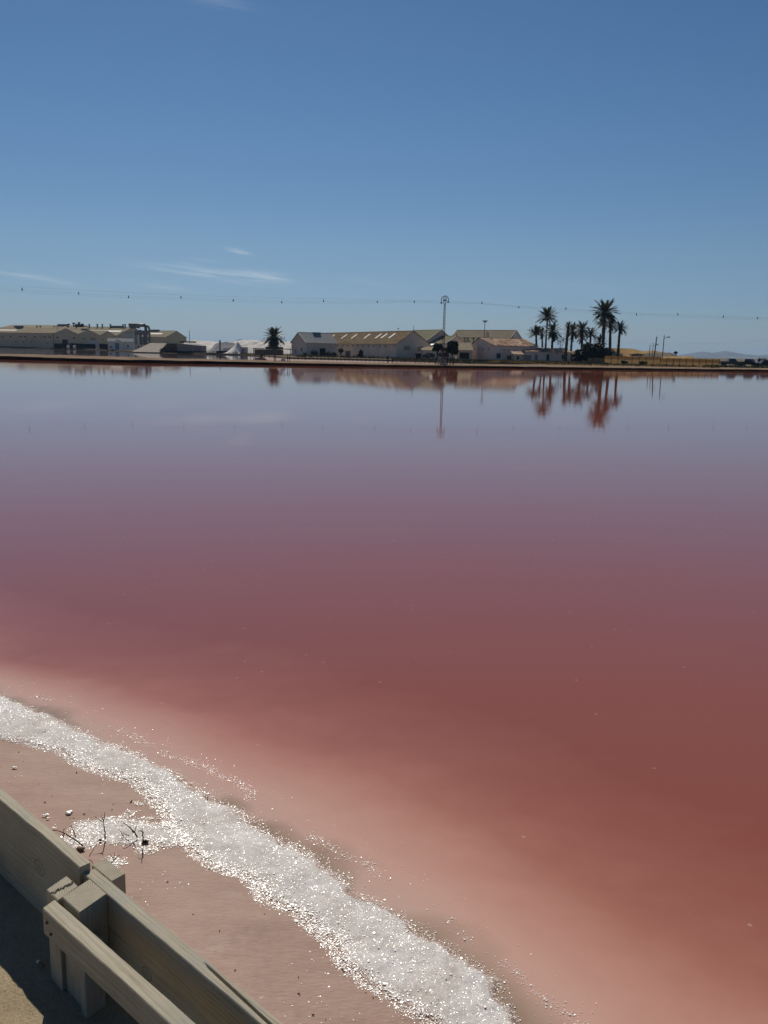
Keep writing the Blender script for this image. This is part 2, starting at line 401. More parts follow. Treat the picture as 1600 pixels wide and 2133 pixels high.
def wood(name, lo, mid, hi, rot=0.0):
    k = NT(name); c = k.n('ShaderNodeTexCoord'); inf = k.n('ShaderNodeObjectInfo')
    off = k.n('ShaderNodeVectorMath', operation='ADD'); k.l(c.outputs['Object'], off.inputs[0])
    cb = k.n('ShaderNodeCombineXYZ'); k.l(k.math('MULTIPLY', inf.outputs['Random'], 9.0), cb.inputs[0]); k.l(k.math('MULTIPLY', inf.outputs['Random'], 1.7), cb.inputs[1])
    k.l(cb.outputs[0], off.inputs[1])
    mp = k.n('ShaderNodeMapping'); mp.inputs['Scale'].default_value = (2.2, 60, 60); k.l(off.outputs[0], mp.inputs[0])
    g = k.noise(mp.outputs[0], 3.0, 6, .65, .7)
    mp2 = k.n('ShaderNodeMapping'); mp2.inputs['Scale'].default_value = (.09, 1, 1); mp2.inputs['Rotation'].default_value = (R(37), 0, 0); k.l(off.outputs[0], mp2.inputs[0])
    wv = k.n('ShaderNodeTexWave', wave_type='BANDS', bands_direction='Y'); wv.inputs['Scale'].default_value = 30; wv.inputs['Distortion'].default_value = 14; wv.inputs['Detail'].default_value = 3
    wv.inputs['Detail Scale'].default_value = .35; k.l(mp2.outputs[0], wv.inputs['Vector'])
    blot = k.noise(off.outputs[0], 5, 4, .6)
    f = k.math('ADD', k.math('MULTIPLY', g, .52), k.math('ADD', k.math('MULTIPLY', wv.outputs[1], .09), k.math('MULTIPLY', blot, .39)))
    colr = k.ramp(f, ((.26, lo), (.46, mid), (.72, hi)))
    wx = k.noise(off.outputs[0], 3.2, 5, .7); colr = k.mix(k.math('MULTIPLY', k.math('SUBTRACT', wx, .48), 4.0, True), colr, (.30, .30, .26))
    mp3 = k.n('ShaderNodeMapping'); mp3.inputs['Scale'].default_value = (3.0, 150, 150); k.l(off.outputs[0], mp3.inputs[0])
    chk = k.math('MULTIPLY', k.math('SUBTRACT', k.noise(mp3.outputs[0], 1.0, 3, .5), .66), 9.0, True); colr = k.mix(k.math('MULTIPLY', chk, .8), colr, (.07, .055, .04))
    for (kx, kz, kr) in KNOTS:
        d_ = k.n('ShaderNodeVectorMath', operation='SUBTRACT'); k.l(c.outputs['Object'], d_.inputs[0]); d_.inputs[1].default_value = (kx, 0, kz)
        m_ = k.n('ShaderNodeVectorMath', operation='MULTIPLY'); k.l(d_.outputs[0], m_.inputs[0]); m_.inputs[1].default_value = (.75, 0, 1.0)
        ln = k.n('ShaderNodeVectorMath', operation='LENGTH'); k.l(m_.outputs[0], ln.inputs[0])
        rr_ = k.math('ADD', ln.outputs['Value'], k.math('MULTIPLY', k.math('SUBTRACT', g, .5), .010))
        ringm = k.math('SUBTRACT', 1.0, k.math('MULTIPLY', k.math('ABSOLUTE', k.math('SUBTRACT', rr_, kr)), 420.0), True)
        core = k.math('SUBTRACT', 1.0, k.math('MULTIPLY', rr_, 1.0 / (kr * .9)), True)
        colr = k.mix(k.math('MULTIPLY', k.math('MAXIMUM', ringm, k.math('MULTIPLY', core, .5)), .75), colr, (.06, .045, .03))
    k.l(colr, k.b.inputs['Base Color'])
    k.set(Roughness=.82, Specular_IOR_Level=.2)
    k.bump(k.math('ADD', g, k.math('MULTIPLY', wv.outputs[1], .25)), .45, .0022); return k.m
M['wood'] = wood('weathered_grey_timber', (.185, .148, .095), (.35, .305, .222), (.47, .43, .335))
def wood_up():                                   # same timber, grain standing upright
    m = M['wood'].copy(); m.name = 'weathered_grey_timber_upright'
    for n_ in m.node_tree.nodes:
        if n_.bl_idname == 'ShaderNodeMapping': v = list(n_.inputs['Scale'].default_value); n_.inputs['Scale'].default_value = (v[1], v[1], v[0])
        
    return m
M['wood_up'] = wood_up()
def endgrain(name):
    k = NT(name); v = k.coord((1, 1, 1)); wv = k.n('ShaderNodeTexWave', wave_type='RINGS', rings_direction='Z')
    wv.inputs['Scale'].default_value = 55; wv.inputs['Distortion'].default_value = 2.5; wv.inputs['Detail'].default_value = 2; wv.inputs['Detail Scale'].default_value = 1.2
    mp = k.n('ShaderNodeMapping'); mp.inputs['Location'].default_value = (.05, .07, 0); k.l(v, mp.inputs[0]); k.l(mp.outputs[0], wv.inputs['Vector'])
    nz_ = k.noise(v, 30, 5, .6)
    f = k.math('ADD', k.math('MULTIPLY', wv.outputs[1], .45), k.math('MULTIPLY', nz_, .55))
    k.l(k.ramp(f, ((.25, (.24, .205, .15)), (.5, (.34, .30, .225)), (.8, (.42, .38, .295)))), k.b.inputs['Base Color'])
    k.set(Roughness=.85, Specular_IOR_Level=.2); k.bump(f, .3, .002); return k.m
M['endgrain'] = endgrain('post_timber_end_grain')
def sand_mat():
    k = NT('gritty_sand'); v = k.coord(obj=False); a = k.noise(v, 3, 6, .65); b = k.noise(v, 130, 4, .7); c = k.noise(v, 480, 2, .6)
    f = k.math('ADD', k.math('MULTIPLY', a, .35), k.math('ADD', k.math('MULTIPLY', b, .4), k.math('MULTIPLY', c, .25)))
    k.l(k.ramp(f, ((.34, (.22, .17, .105)), (.5, (.42, .335, .215)), (.66, (.54, .445, .30)))), k.b.inputs['Base Color'])
    k.set(Roughness=.95, Specular_IOR_Level=.1); k.bump(k.math('ADD', b, c), .7, .008); return k.m
M['sand'] = sand_mat()
M['land'] = plain('dusty_land', (.16, .13, .09), .95, .28, .06, .3, 12, world=True)
M['dike_top'] = plain('pale_dike_sand', (.225, .165, .12), .95, .25, .25, .3, 9, world=True)
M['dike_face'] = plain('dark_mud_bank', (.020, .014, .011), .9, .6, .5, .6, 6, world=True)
M['pan'] = plain('pale_pink_salt_pan', (.36, .275, .25), .9, .14, .08, .0, 9, stretch=(1, 3, 1), world=True)
M['kerb'] = plain('pale_grey_kerb', (.30, .275, .25), .9, .15, .5)
M['earth'] = plain('tan_earth', (.40, .265, .125), .95, .28, .12, .5, 9, world=True)
M['earth_grey'] = plain('grey_spoil', (.19, .165, .13), .95, .45, .2, .5, 7, world=True)
M['rockblue'] = plain('distant_rock', (.16, .15, .13), .95, .3, .002, world=True)
M['dry_grass'] = plain('dry_orange_grass', (.30, .20, .08), .9, .4, 1)
M['scrub'] = plain('olive_scrub', (.085, .085, .045), .9, .5, .8)

# ------------------------------------------------------------------ curves of the shore, in metres (x, y)
def curve(pxs, z=0.0, pre=(), post=()):
    return np.array(list(pre) + [tuple(at_z(a, b, z))[:2] for a, b in pxs] + list(post))
OUT = curve(((0, 1455), (100, 1490), (200, 1540), (300, 1590), (400, 1640), (500, 1700), (580, 1760), (650, 1800), (720, 1850), (780, 1880), (850, 1930), (920, 1985), (985, 2040), (1080, 2133)),
            pre=((-60, 52), (-6.5, 8.6)), post=((.72, 2.2), (1.2, 1.2), (8, -12), (40, -70)))
INN = curve(((0, 1535), (60, 1550), (140, 1578), (200, 1610), (290, 1640), (325, 1672), (365, 1730), (400, 1775), (455, 1808), (520, 1830), (560, 1880), (620, 1900), (690, 1965), (740, 2030), (790, 2060), (850, 2110), (880, 2133)),
            pre=((-60, 50), (-6.3, 7.6)), post=((.42, 2.1), (.85, 1.1), (7, -12.5), (39, -70)))
DEEP = curve(((0, 1372), (200, 1408), (400, 1475), (600, 1545), (800, 1615), (1000, 1720), (1200, 1825), (1400, 1935), (1600, 2040)), pre=((-60, 56), (-7, 9.6)), post=((2.2, 2.2), (3.2, .8), (11, -11), (44, -70)))
def sdist(P, C):                                # signed distance to an open polyline, + on its left (lake side when C runs left to right)
    best = np.full(len(P), 1e18); sg = np.ones(len(P))
    for a, b in zip(C[:-1], C[1:]):
        ab = b - a; t = np.clip(((P - a) @ ab) / (ab @ ab), 0, 1)
        q = a + t[:, None] * ab; dd = ((P - q) ** 2).sum(1)
        cr = ab[0] * (P[:, 1] - a[1]) - ab[1] * (P[:, 0] - a[0])
        m = dd < best; best[m] = dd[m]; sg[m] = np.sign(cr[m])
    return np.sqrt(best) * sg
def polar(azs, rs):
    A, Rr = np.meshgrid(azs, rs); return (Rr * np.sin(A)).ravel(), (Rr * np.cos(A)).ravel(), len(azs), len(rs)
def quads(na, nr):
    i = np.arange(na - 1)[None, :] + np.arange(nr - 1)[:, None] * na; i = i.ravel()
    return np.stack([i, i + 1, i + na + 1, i + na], 1)[:, ::-1] * 1

# fence frame: F0 sits on the shore-side edge of the planks at the visible post
U = Vector((.731, -.682, 0)).normalized(); N = Vector((-U.y, U.x, 0)) * -1     # N points to the camera side
if N.y > 0: N = -N
ZT = H - 1.35                                    # top of the fence
def fp(px, py):                                  # point on the fence-top plane in fence coordinates
    p = at_z(px, py, ZT); d = p - F0; return d.dot(U), d.dot(N)
F0 = at_z(237, 1840, ZT)

# --- one bed sheet: wet pink flat between the fence and the crust, running on under the brine
fa = np.concatenate([np.linspace(R(-80), R(-28), 60)[:-1], np.linspace(R(-28), R(28), 520), np.linspace(R(28), R(80), 60)[1:]])
fr = np.concatenate([np.geomspace(1.15, 9, 480), np.geomspace(9, 60, 60)[1:]])
x, y, na, nr = polar(fa, fr); P = np.stack([x, y], 1)
so_ = sdist(P, OUT); si_ = sdist(P, INN)
jag = (fbm(x * 3.1, y * 3.1, 3, 3) - .5) * .16 + (fbm(x * 13, y * 13, 9, 3) - .5) * .10 + (fbm(x * 45, y * 45, 12, 2) - .5) * .03
base = .022 + (fbm(x * .9, y * .9, 21, 3) - .5) * .02 + (fbm(x * 5, y * 12, 31, 4) - .5) * .006 + (fbm(x * 40, y * 60, 37, 3) - .5) * .0010
bed = np.where(si_ < 0, base, base * np.clip(1 - si_ / .25, -3, 1)) - np.clip(so_, 0, 3) * .06
Q = quads(na, nr)
fence_s = (P - np.array([F0.x, F0.y])) @ np.array([N.x, N.y])      # >0 on the camera side of the fence
keep = (fence_s[Q].max(1) < -.02) & (so_[Q].min(1) < .6)
structure(link('salt_flat', np_mesh('salt_flat', np.stack([x, y, bed], 1), Q[keep]), M['flat']))

# --- the white crust: a low ragged ridge, plus the small lobes round the twigs
def blob(px, py, rx, ry, ang=0):
    c = at_z(px, py, .02); dx, dy = x - c.x, y - c.y; ca, sa = math.cos(ang), math.sin(ang)
    return 1 - np.sqrt(((dx * ca + dy * sa) / rx) ** 2 + ((-dx * sa + dy * ca) / ry) ** 2)
band = np.minimum(si_ + jag * .7, -so_ + jag * .9 + (fbm(x * 24, y * 24, 14, 3) - .5) * .035)               # metres inside the ridge
lobes = np.maximum.reduce([blob(270, 1733, .30, .105, -.10) * .10, blob(350, 1738, .16, .10, -.1) * .09, blob(232, 1797, .066, .05) * .05, blob(300, 1768, .055, .045) * .04,
                           blob(175, 1750, .10, .07) * .05, blob(305, 1706, .05, .018) * .03, blob(267, 1701, .035, .014) * .03, blob(290, 1676, .03, .012) * .03, blob(278, 1692, .03, .01) * .02])
lobes = lobes + (jag) * .35
ins = np.maximum(band, lobes)
hgt = np.clip(ins / .12, -1, 1)
lump = (fbm(x * 9, y * 9, 41, 4) - .5) * .012 + (fbm(x * 38, y * 38, 43, 3) - .5) * .006 + (fbm(x * 110, y * 110, 47, 2) - .5) * .006
basec = np.where(so_ > -.03, np.maximum(base - (so_ + .03) * .35, .003), base)
cz = np.where(hgt > 0, basec + .002 + .010 * np.maximum(hgt, 0) * np.where(band > lobes, 1, .55) + lump * np.clip(hgt * 2.2, 0.12, 1), basec + hgt * .05)
kc = (ins[Q].max(1) > -.012)
structure(link('salt_crust', np_mesh('salt_crust', np.stack([x, y, cz], 1), Q[kc & (fence_s[Q].max(1) < -.1)], dict(thick=np.clip(ins / .035, 0, 1))), M['crust']))

# --- loose salt grains: on the ridge, thick along its edges, scattered on the flat and along the brine
def zat(px_, py_):                               # nearest bed / crust height
    ia = np.clip(np.searchsorted(fa, np.arctan2(px_, py_)), 0, na - 1); ir = np.clip(np.searchsorted(fr, np.hypot(px_, py_)), 0, nr - 1)
    return ir * na + ia
inview = np.where((np.abs(np.arctan2(x, y)) < R(30)) & (np.hypot(x, y) > 2.3) & (np.hypot(x, y) < 8.5) & (fence_s < -.05))[0]
area = (np.hypot(x, y) ** 2)[inview]             # cells grow with distance
rim = fbm(x * 4.2, y * 4.2, 61, 3)
edge_in = np.exp(-((si_ + jag * .7) / .045) ** 2); edge_out = np.exp(-((-so_ + jag * .8) / .035) ** 2)
arc = np.exp(-((so_ - .13 - (rim - .5) * .25) / .025) ** 2) * (rim > .54)
wgt = 0.10 * (band > 0) + 1.6 * edge_in * (si_ > -.05) + .8 * edge_out + .45 * arc + 1.3 * ((lobes > -.004) & (lobes < .05) & (lobes > band)) + .012 * (si_ < 0) * (rim > .57) + .012 * ((so_ > 0) & (so_ < .3))
pw = wgt[inview] * area; pw = pw / pw.sum()
NG = 40000
idx = rng.choice(inview, NG, p=pw)
gx_ = x[idx] + rng.normal(0, .009, NG); gy_ = y[idx] + rng.normal(0, .009, NG)
gz_ = np.maximum(np.maximum(bed[idx], np.where(ins[idx] > 0, cz[idx], -1)), .001)
gs = rng.gamma(2.5, .00030, NG) * np.where(edge_in[idx] > .4, 1.25, 1.0) + .0006
cube = np.array([(-1, -1, -1), (1, -1, -1), (1, 1, -1), (-1, 1, -1), (-1, -1, 1), (1, -1, 1), (1, 1, 1), (-1, 1, 1)], float)
cf = np.array([(0, 3, 2, 1), (4, 5, 6, 7), (0, 1, 5, 4), (1, 2, 6, 5), (2, 3, 7, 6), (3, 0, 4, 7)])
ax = rng.uniform(0, 2 * math.pi, NG); tx = rng.normal(0, .09, NG); ty = rng.normal(0, .09, NG)
V = cube[None] * gs[:, None, None] * rng.uniform(.65, 1.25, (NG, 1, 3)) * np.array([1, 1, .28])
c_, s_ = np.cos(ax)[:, None], np.sin(ax)[:, None]
vx, vy, vz = V[..., 0] * c_ - V[..., 1] * s_, V[..., 0] * s_ + V[..., 1] * c_, V[..., 2]
vx, vz = vx + vz * ty[:, None], vz - vx * ty[:, None]; vy, vz = vy + vz * tx[:, None], vz - vy * tx[:, None]
V = np.stack([vx + gx_[:, None], vy + gy_[:, None], vz + gz_[:, None] + gs[:, None] * .4], -1).reshape(-1, 3)
FQ = (cf[None] + (np.arange(NG) * 8)[:, None, None]).reshape(-1, 4)
structure(link('salt_grains', np_mesh('salt_grains', V, FQ, smooth=False), M['grain']), 'stuff')

# --- tiny dark plant bits lying on the flat
mb = MB()
cand = np.where((si_ < -.02) & (np.abs(np.arctan2(x, y)) < R(26)) & (np.hypot(x, y) < 5.5) & (np.hypot(x, y) > 2.4) & (fence_s < -.3))[0]
for i in rng.choice(cand, 75, p=(area_ := (np.hypot(x[cand], y[cand]) ** 2)) / area_.sum()):
    s = random.uniform(.0016, .0036) * (1.6 if random.random() < .12 else 1); a = random.uniform(0, 3.14)
    mb.box(-s * random.uniform(1, 2.6), s, -s * .45, s * .45, 0, s * .5, Matrix.Translation((x[i], y[i], bed[i] + .002)) @ Matrix.Rotation(a, 4, 'Z') @ Matrix.Rotation(random.uniform(-.3, .3), 4, 'Y'))
structure(link('plant_debris', mb.mesh('plant_debris'), M['twig']), 'stuff')

# --- the brine: one sheet to the far shore and beyond it into the second pool
wa = np.concatenate([np.linspace(R(-88), R(-30), 70)[:-1], np.linspace(R(-30), R(30), 300), np.linspace(R(30), R(88), 70)[1:]])
wr = np.concatenate([np.geomspace(1.15, 12, 260), np.geomspace(12, 900, 90)[1:]])
xw, yw, nwa, nwr = polar(wa, wr); PW = np.stack([xw, yw], 1)
so2 = sdist(PW, OUT); sdp = sdist(PW, DEEP)
d1 = np.clip(so2, 0, None); d2 = np.abs(sdp)
deep = np.where(sdp < 0, .40 * d1 / (d1 + d2 + 1e-6), .40 + .6 * (1 - np.exp(-np.clip(sdp, 0, None) / 2.2)))
rimw = fbm(xw * 2.2, yw * 2.2, 71, 3)
pud = .9 * np.clip(1.2 - so2 / (.02 + .15 * np.clip((rimw - .40) * 4, 0, 1.3)), 0, 1) * np.clip((rimw - .36) * 6, 0, 1) * (so2 < .4)
QW = quads(nwa, nwr)
kw = (so2[QW].max(1) > -.35)
structure(link('brine_pool', np_mesh('brine_pool', np.stack([xw, yw, np.zeros_like(xw)], 1), QW[kw], dict(deep=deep, puddle=pud)), M['brine']))

# --- near bank: gritty path on the camera side of the fence and the slope down to the flat
def bank():
    ss = np.concatenate([np.linspace(-90, -2.2, 40)[:-1], np.linspace(-2.2, 2.2, 260), np.linspace(2.2, 90, 40)[1:]])
    pr = np.concatenate([[-.62, -.5, -.4, -.25, -.12, -.05], np.linspace(-.02, 1.6, 110), np.geomspace(1.7, 120, 26)])
    zz = np.interp(pr, [-.62, -.45, -.06, 0, 200], [-.12, 0, ZP - .25, ZP, ZP])
    Sg, Pg = np.meshgrid(ss, pr); Z = np.repeat(zz[:, None], len(ss), 1)
    Z = Z + (fbm(Sg * 3, Pg * 3, 81, 3) - .5) * .03 + (fbm(Sg * 55, Pg * 55, 85, 3) - .5) * .008
    X = F0.x + U.x * Sg + N.x * Pg; Y = F0.y + U.y * Sg + N.y * Pg
    n = len(ss); i = (np.arange(n - 1)[None, :] + np.arange(len(pr) - 1)[:, None] * n).ravel()
    q = np.stack([i, i + n, i + n + 1, i + 1], 1)
    return np_mesh('sandy_path', np.stack([X.ravel(), Y.ravel(), Z.ravel()], 1), q)
structure(link('sandy_path', bank(), M['sand']))

# ------------------------------------------------------------------ far ground
WL = [tuple(at_z(a, b, 0))[:2] for a, b in ((0, 748.5), (250, 755.5), (500, 759.5), (700, 763), (925, 766), (1100, 768), (1250, 770), (1430, 772), (1600, 774))]
WL = [(-420, 95), (-150, 112)] + WL + [(110, 178), (260, 240), (700, 420)]
P2 = [(-900, 560)] + [tuple(at_z(a, b, 0))[:2] for a, b in ((0, 721.8), (100, 723.5), (225, 729.5), (285, 733.5), (330, 734.5), (430, 738), (520, 740))] + [tuple(at_z(a, b, ZG))[:2] for a, b in ((600, 744), (820, 749.2), (900, 751.4), (1000, 754.2), (1130, 757.5), (1150, 762))]
def sheet(name, poly, z, mat, skirt=None):
    import bmesh
    bm = bmesh.new(); vs = [bm.verts.new((a, b, z)) for a, b in poly]
    f = bm.faces.new(vs); f.normal_update()
    if f.normal.z < 0: f.normal_flip()
    if skirt is not None:
        lo = [bm.verts.new((a, b - .8, skirt)) for a, b in poly]
        for i in range(len(poly) - 1): bm.faces.new((vs[i], vs[i + 1], lo[i + 1], lo[i]))
    bmesh.ops.triangulate(bm, faces=[f]); me = bpy.data.meshes.new(name); bm.to_mesh(me); bm.free()
    return structure(link(name, me, mat))
far_land = P2[:-1] + [(a - 2, b + 9) for a, b in WL[7:10]] + [(a, b + 8) for a, b in WL[10:]] + [(8500, 3000), (8500, 8800), (-8500, 8800), (-8500, 560)]
sheet('land', far_land, ZG, M['land'], skirt=-.3)
sheet('salt_pan', [tuple(at_z(a, b, .05))[:2] for a, b in ((545, 741.5), (700, 744.5), (1000, 753), (1150, 757.5), (1150, 764), (900, 761), (700, 757.5), (560, 752))], .05, M['pan'])
k_ = NT('grey_brine'); k_.set(Base_Color=(.15, .10, .085, 1), Roughness=.03, IOR=1.37); k_.bump(k_.noise(k_.coord((.3, 1, 1), obj=False), 1.2, 3), 1.0, .0012)
sheet('second_pool', [tuple(at_z(a, b, .02))[:2] for a, b in ((-260, 738), (0, 742.5), (200, 746), (430, 750), (575, 753))] + [(a, b + 3) for a, b in reversed(P2[:9])], .02, k_.m)
def ribbon(name, C, profile, mats, seed, wig=.25, step=1.2, attr=None):
    C = np.array(C); L = np.r_[0, np.cumsum(np.hypot(*np.diff(C, axis=0).T))]
    t = np.arange(0, L[-1], step); X = np.interp(t, L, C[:, 0]); Y = np.interp(t, L, C[:, 1])
    tx_, ty_ = np.gradient(X), np.gradient(Y); n_ = np.hypot(tx_, ty_); nx, ny = -ty_ / n_, tx_ / n_
    rows = []
    for j, (o, z, am) in enumerate(profile):
        w_ = (fbm(t * .55, t * 0 + 7 * j, seed + j, 4) - .5) * 2 * am
        o_ = o + (fbm(t * .3, t * 0 + 3.3 * j, seed + 40, 3) - .5) * 2 * wig
        rows.append(np.stack([X + nx * o_, Y + ny * o_, (z + w_) * np.interp(X, [-60, 0], [1.45, 1.0])], 1))
    V = np.concatenate(rows); n = len(t)
    i = (np.arange(n - 1)[None, :] + np.arange(len(profile) - 1)[:, None] * n).ravel()
    q = np.stack([i, i + 1, i + n + 1, i + n], 1)
    me = np_mesh(name, V, q, smooth=False)
    for m in mats: me.materials.append(m)
    mi = np.repeat([p[3] if len(p) > 3 else 0 for p in [(*a, 0) if j == 0 else (*a, 1) for j, a in enumerate(profile)]][:-1], n - 1)
    return me
seg = [p for p in WL]
prof = [(-.25, -.25, .03), (.05, .10, .07), (.30, .26, .08), (.50, .33, .05), (1.2, .35, .04), (4.0, .42, .05), (8.0, .50, .05), (9.5, .25, .05), (10.5, -.2, .02)]
me = ribbon('dike', seg, prof, (M['dike_face'], M['dike_top']), 101)
nn_ = len(me.polygons) // (len(prof) - 1)
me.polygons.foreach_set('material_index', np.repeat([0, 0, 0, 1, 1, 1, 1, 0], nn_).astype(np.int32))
structure(link('dike', me))

for k_, wt in (('reed', .45), ('reed_light', .5), ('frond', .25), ('frond_pale', .25), ('leaf', .2)):          # thin blades glow a little when the sun is behind them
    tr_ = M[k_].node_tree; b_ = tr_.nodes['Principled BSDF']; t_ = tr_.nodes.new('ShaderNodeBsdfTranslucent'); x_ = tr_.nodes.new('ShaderNodeMixShader'); x_.inputs[0].default_value = wt
    tr_.links.new(b_.inputs['Base Color'].links[0].from_socket, t_.inputs[0]); tr_.links.new(b_.outputs[0], x_.inputs[1]); tr_.links.new(t_.outputs[0], x_.inputs[2]); tr_.links.new(x_.outputs[0], tr_.nodes['Material Output'].inputs[0])
# ------------------------------------------------------------------ buildings
def house(name, label, cat, corner, yaw, L, W, he, hr, wall, roof, group=None, over=.25, ev2=None, verge=None, ridge=.5, base=ZG):
    """gabled block: x along the ridge (0..L), y across (0 = front eave); corner = (pixel x, distance) of the eave corner named by at"""
    t = thing(name, label, cat, (corner[0], corner[1], base), yaw, group)
    h1 = he - base; h2 = (ev2 if ev2 is not None else he) - base; hh = hr - base; yr = W * ridge
    part('wall', MB().prism([(0, 0), (W, 0), (W, h2), (yr, hh), (0, h1)], 0, L), wall, t)
    s1 = (hh - h1) / yr; s2 = (hh - h2) / (W - yr); th = .10
    for (ya, za, yb, zb, flip) in ((-over, h1 - s1 * over, yr, hh, 0), (W + over, h2 - s2 * over, yr, hh, 1)):
        q = [(-over, ya, za + th), (L + over, ya, za + th), (L + over, yb, zb + th), (-over, yb, zb + th)]
        if flip: q = [q[1], q[0], q[3], q[2]]
        part('roof', MB().slab(q, th * .8), roof, t)
    part('ridge_cap', MB().prism([(yr - .22, hh + th - .1), (yr + .22, hh + th - .1), (yr, hh + th + .07)], -over - .01, L + over + .01), roof, t)
    if verge:
        for xx in verge:
            b = MB()
            for (ya, za, yb, zb) in ((-over, h1 - s1 * over, yr, hh), (W + over, h2 - s2 * over, yr, hh)):
                b.add([(xx - .09, ya, za + th - .18), (xx + .09, ya, za + th - .18), (xx + .09, ya, za + th + .08), (xx - .09, ya, za + th + .08),
                       (xx - .09, yb, zb + th - .18), (xx + .09, yb, zb + th - .18), (xx + .09, yb, zb + th + .08), (xx - .09, yb, zb + th + .08)],
                      ((0, 1, 2, 3), (7, 6, 5, 4), (0, 4, 5, 1), (1, 5, 6, 2), (2, 6, 7, 3), (3, 7, 4, 0)))
            part('verge', b, M['trim'], t)
    t['dims'] = [L, W, h1, h2, hh, yr]
    return t
def fx(t, face, s, z0, wd, ht, out_=.0):
    """matrix for something fixed on a wall: local x along the wall, y outwards(-), z up"""
    L, W = t['dims'][0], t['dims'][1]
    if face == 'front': return Matrix.Translation((s, 0, z0))
    if face == 'right': return Matrix.Translation((L, s, z0)) @ Matrix.Rotation(math.pi / 2, 4, 'Z')
    if face == 'left': return Matrix.Translation((0, s, z0)) @ Matrix.Rotation(-math.pi / 2, 4, 'Z')
def window(t, face, s, z0, wd, ht, pane='glass', frame='trim', name='window', label=None):
    Mx = fx(t, face, s, z0, wd, ht); fr = min(.10, wd * .12); b = MB()
    b.box(-wd / 2, wd / 2, -.06, .04, 0, fr, Mx); b.box(-wd / 2, wd / 2, -.06, .04, ht - fr, ht, Mx)
    b.box(-wd / 2, -wd / 2 + fr, -.06, .04, fr, ht - fr, Mx); b.box(wd / 2 - fr, wd / 2, -.06, .04, fr, ht - fr, Mx)
    o = part(name, b, M[frame], t)
    if label: o['label'] = label
    part('pane' if pane == 'glass' else 'leaf', MB().box(-wd / 2 + fr, wd / 2 - fr, -.02, .03, fr, ht - fr, Mx), M[pane], o)
    return o
def slot(t, face, s, z0, wd, ht, mat='dark', name='vent'):
    return part(name, MB().box(-wd / 2, wd / 2, -.03, .02, 0, ht, fx(t, face, s, z0, wd, ht)), M[mat], t)
def door(t, face, s, wd, ht, mat, z0=0.0, label=None):
    Mx = fx(t, face, s, z0, wd, ht)
    o = part('door', MB().box(-wd / 2, wd / 2, -.05, .03, 0, ht, Mx), M[mat], t)
    if label: o['label'] = label
    b = MB(); b.box(-wd / 2 - .1, -wd / 2, -.08, .03, 0, ht + .1, Mx); b.box(wd / 2, wd / 2 + .1, -.08, .03, 0, ht + .1, Mx); b.box(-wd / 2, wd / 2, -.08, .03, ht, ht + .1, Mx)
    part('frame', b, M['trim'] if mat != 'dark' else M['grey_wall'], o)
    return o
def roofpt(t, x_, k, up=.1):                    # point on the front slope, k 0 at eave .. 1 at ridge
    L, W, h1, h2, hh, yr = t['dims']; return Vector((x_, yr * k, h1 + (hh - h1) * k + up))
def skylight(t, x0, x1, k0, k1, mat='sheet', name='skylight'):
    q = [roofpt(t, x0, k0, .15), roofpt(t, x1, k0, .15), roofpt(t, x1, k1, .15), roofpt(t, x0, k1, .15)]
    return part(name, MB().slab(q, .06), M[mat], t)
def cowl(t, x_, k, h=1.0, r=.16, mat='duct', hat=True, tee=False):
    p = roofpt(t, x_, k, -.1); b = MB().tube([p, p + Vector((0, 0, h))], r, 8)
    if hat: b.tube([p + Vector((0, 0, h)), p + Vector((0, 0, h + .12)), p + Vector((0, 0, h + .3))], [r * 1.2, r * 1.9, r * 1.6], 8)
    if tee: b.tube([p + Vector((-.5, 0, h)), p + Vector((.5, 0, h))], r * 1.1, 8)
    return part('roof_vent', b, M[mat], t)
def ventbox(t, x_, k, wd=2.4, h=.5):
    p = roofpt(t, x_, k, -.05)
    return part('ridge_vent', MB().box(p.x - wd / 2, p.x + wd / 2, p.y - .5, p.y + .5, p.z, p.z + h), M['duct'], t)
def corner(px, d, u0=None, yaw=0):              # where local (u0,0) sits under pixel column px at distance d
    p = at_y(px, 720, d)
    if u0: p = p - Vector((math.cos(yaw), math.sin(yaw), 0)) * u0
    return (p.x, p.y)

# the long warehouse with the lichen roof
t = house('warehouse', 'long low warehouse with brown lichened roof and a row of narrow skylights', 'warehouse', (-23.9, 273.3), R(-64.9), 61.5, 9.4, 4.05, 7.25, M['grey_wall'], M['roof_moss'])
for x0 in (5.5, 10.5, 20, 27.5, 36.5, 44.0, 47.6, 52.4): skylight(t, x0, x0 + .75, .42, .80)
for k in range(13): slot(t, 'front', 12 + k * 3.6, 2.75, .55, .5, 'brown_door', 'wall_vent')
window(t, 'right', 2.9, 2.1, 1.9, 1.1, 'beige_door', 'tan_wall'); window(t, 'right', 6.6, 1.7, 1.6, 1.3, 'beige_door', 'cream')
slot(t, 'front', 60.2, 3.0, .4, .3, 'brown_door', 'wall_lamp')
slot(t, 'right', 7.6, 0, 2.6, 1.05, 'dark', 'loading_hatch')
for x_, h_ in ((57.5, 1.0),): pass
# grey shed at its left end
t = house('gabled_shed', 'tall pale grey gabled shed joined to the left end of the lichened warehouse', 'shed', (-21.7, 235.2), R(32), 9.4, 9.1, 4.0, 6.65, M['grey_wall'], M['roof_grey'], verge=(-.2,))
window(t, 'left', 2.7, 1.1, .95, 1.15, 'glass', 'trim'); window(t, 'left', 6.3, .55, 1.1, 1.2, 'blue', 'grey_wall'); ventbox(t, 5.2, .93, 2.2, .45)
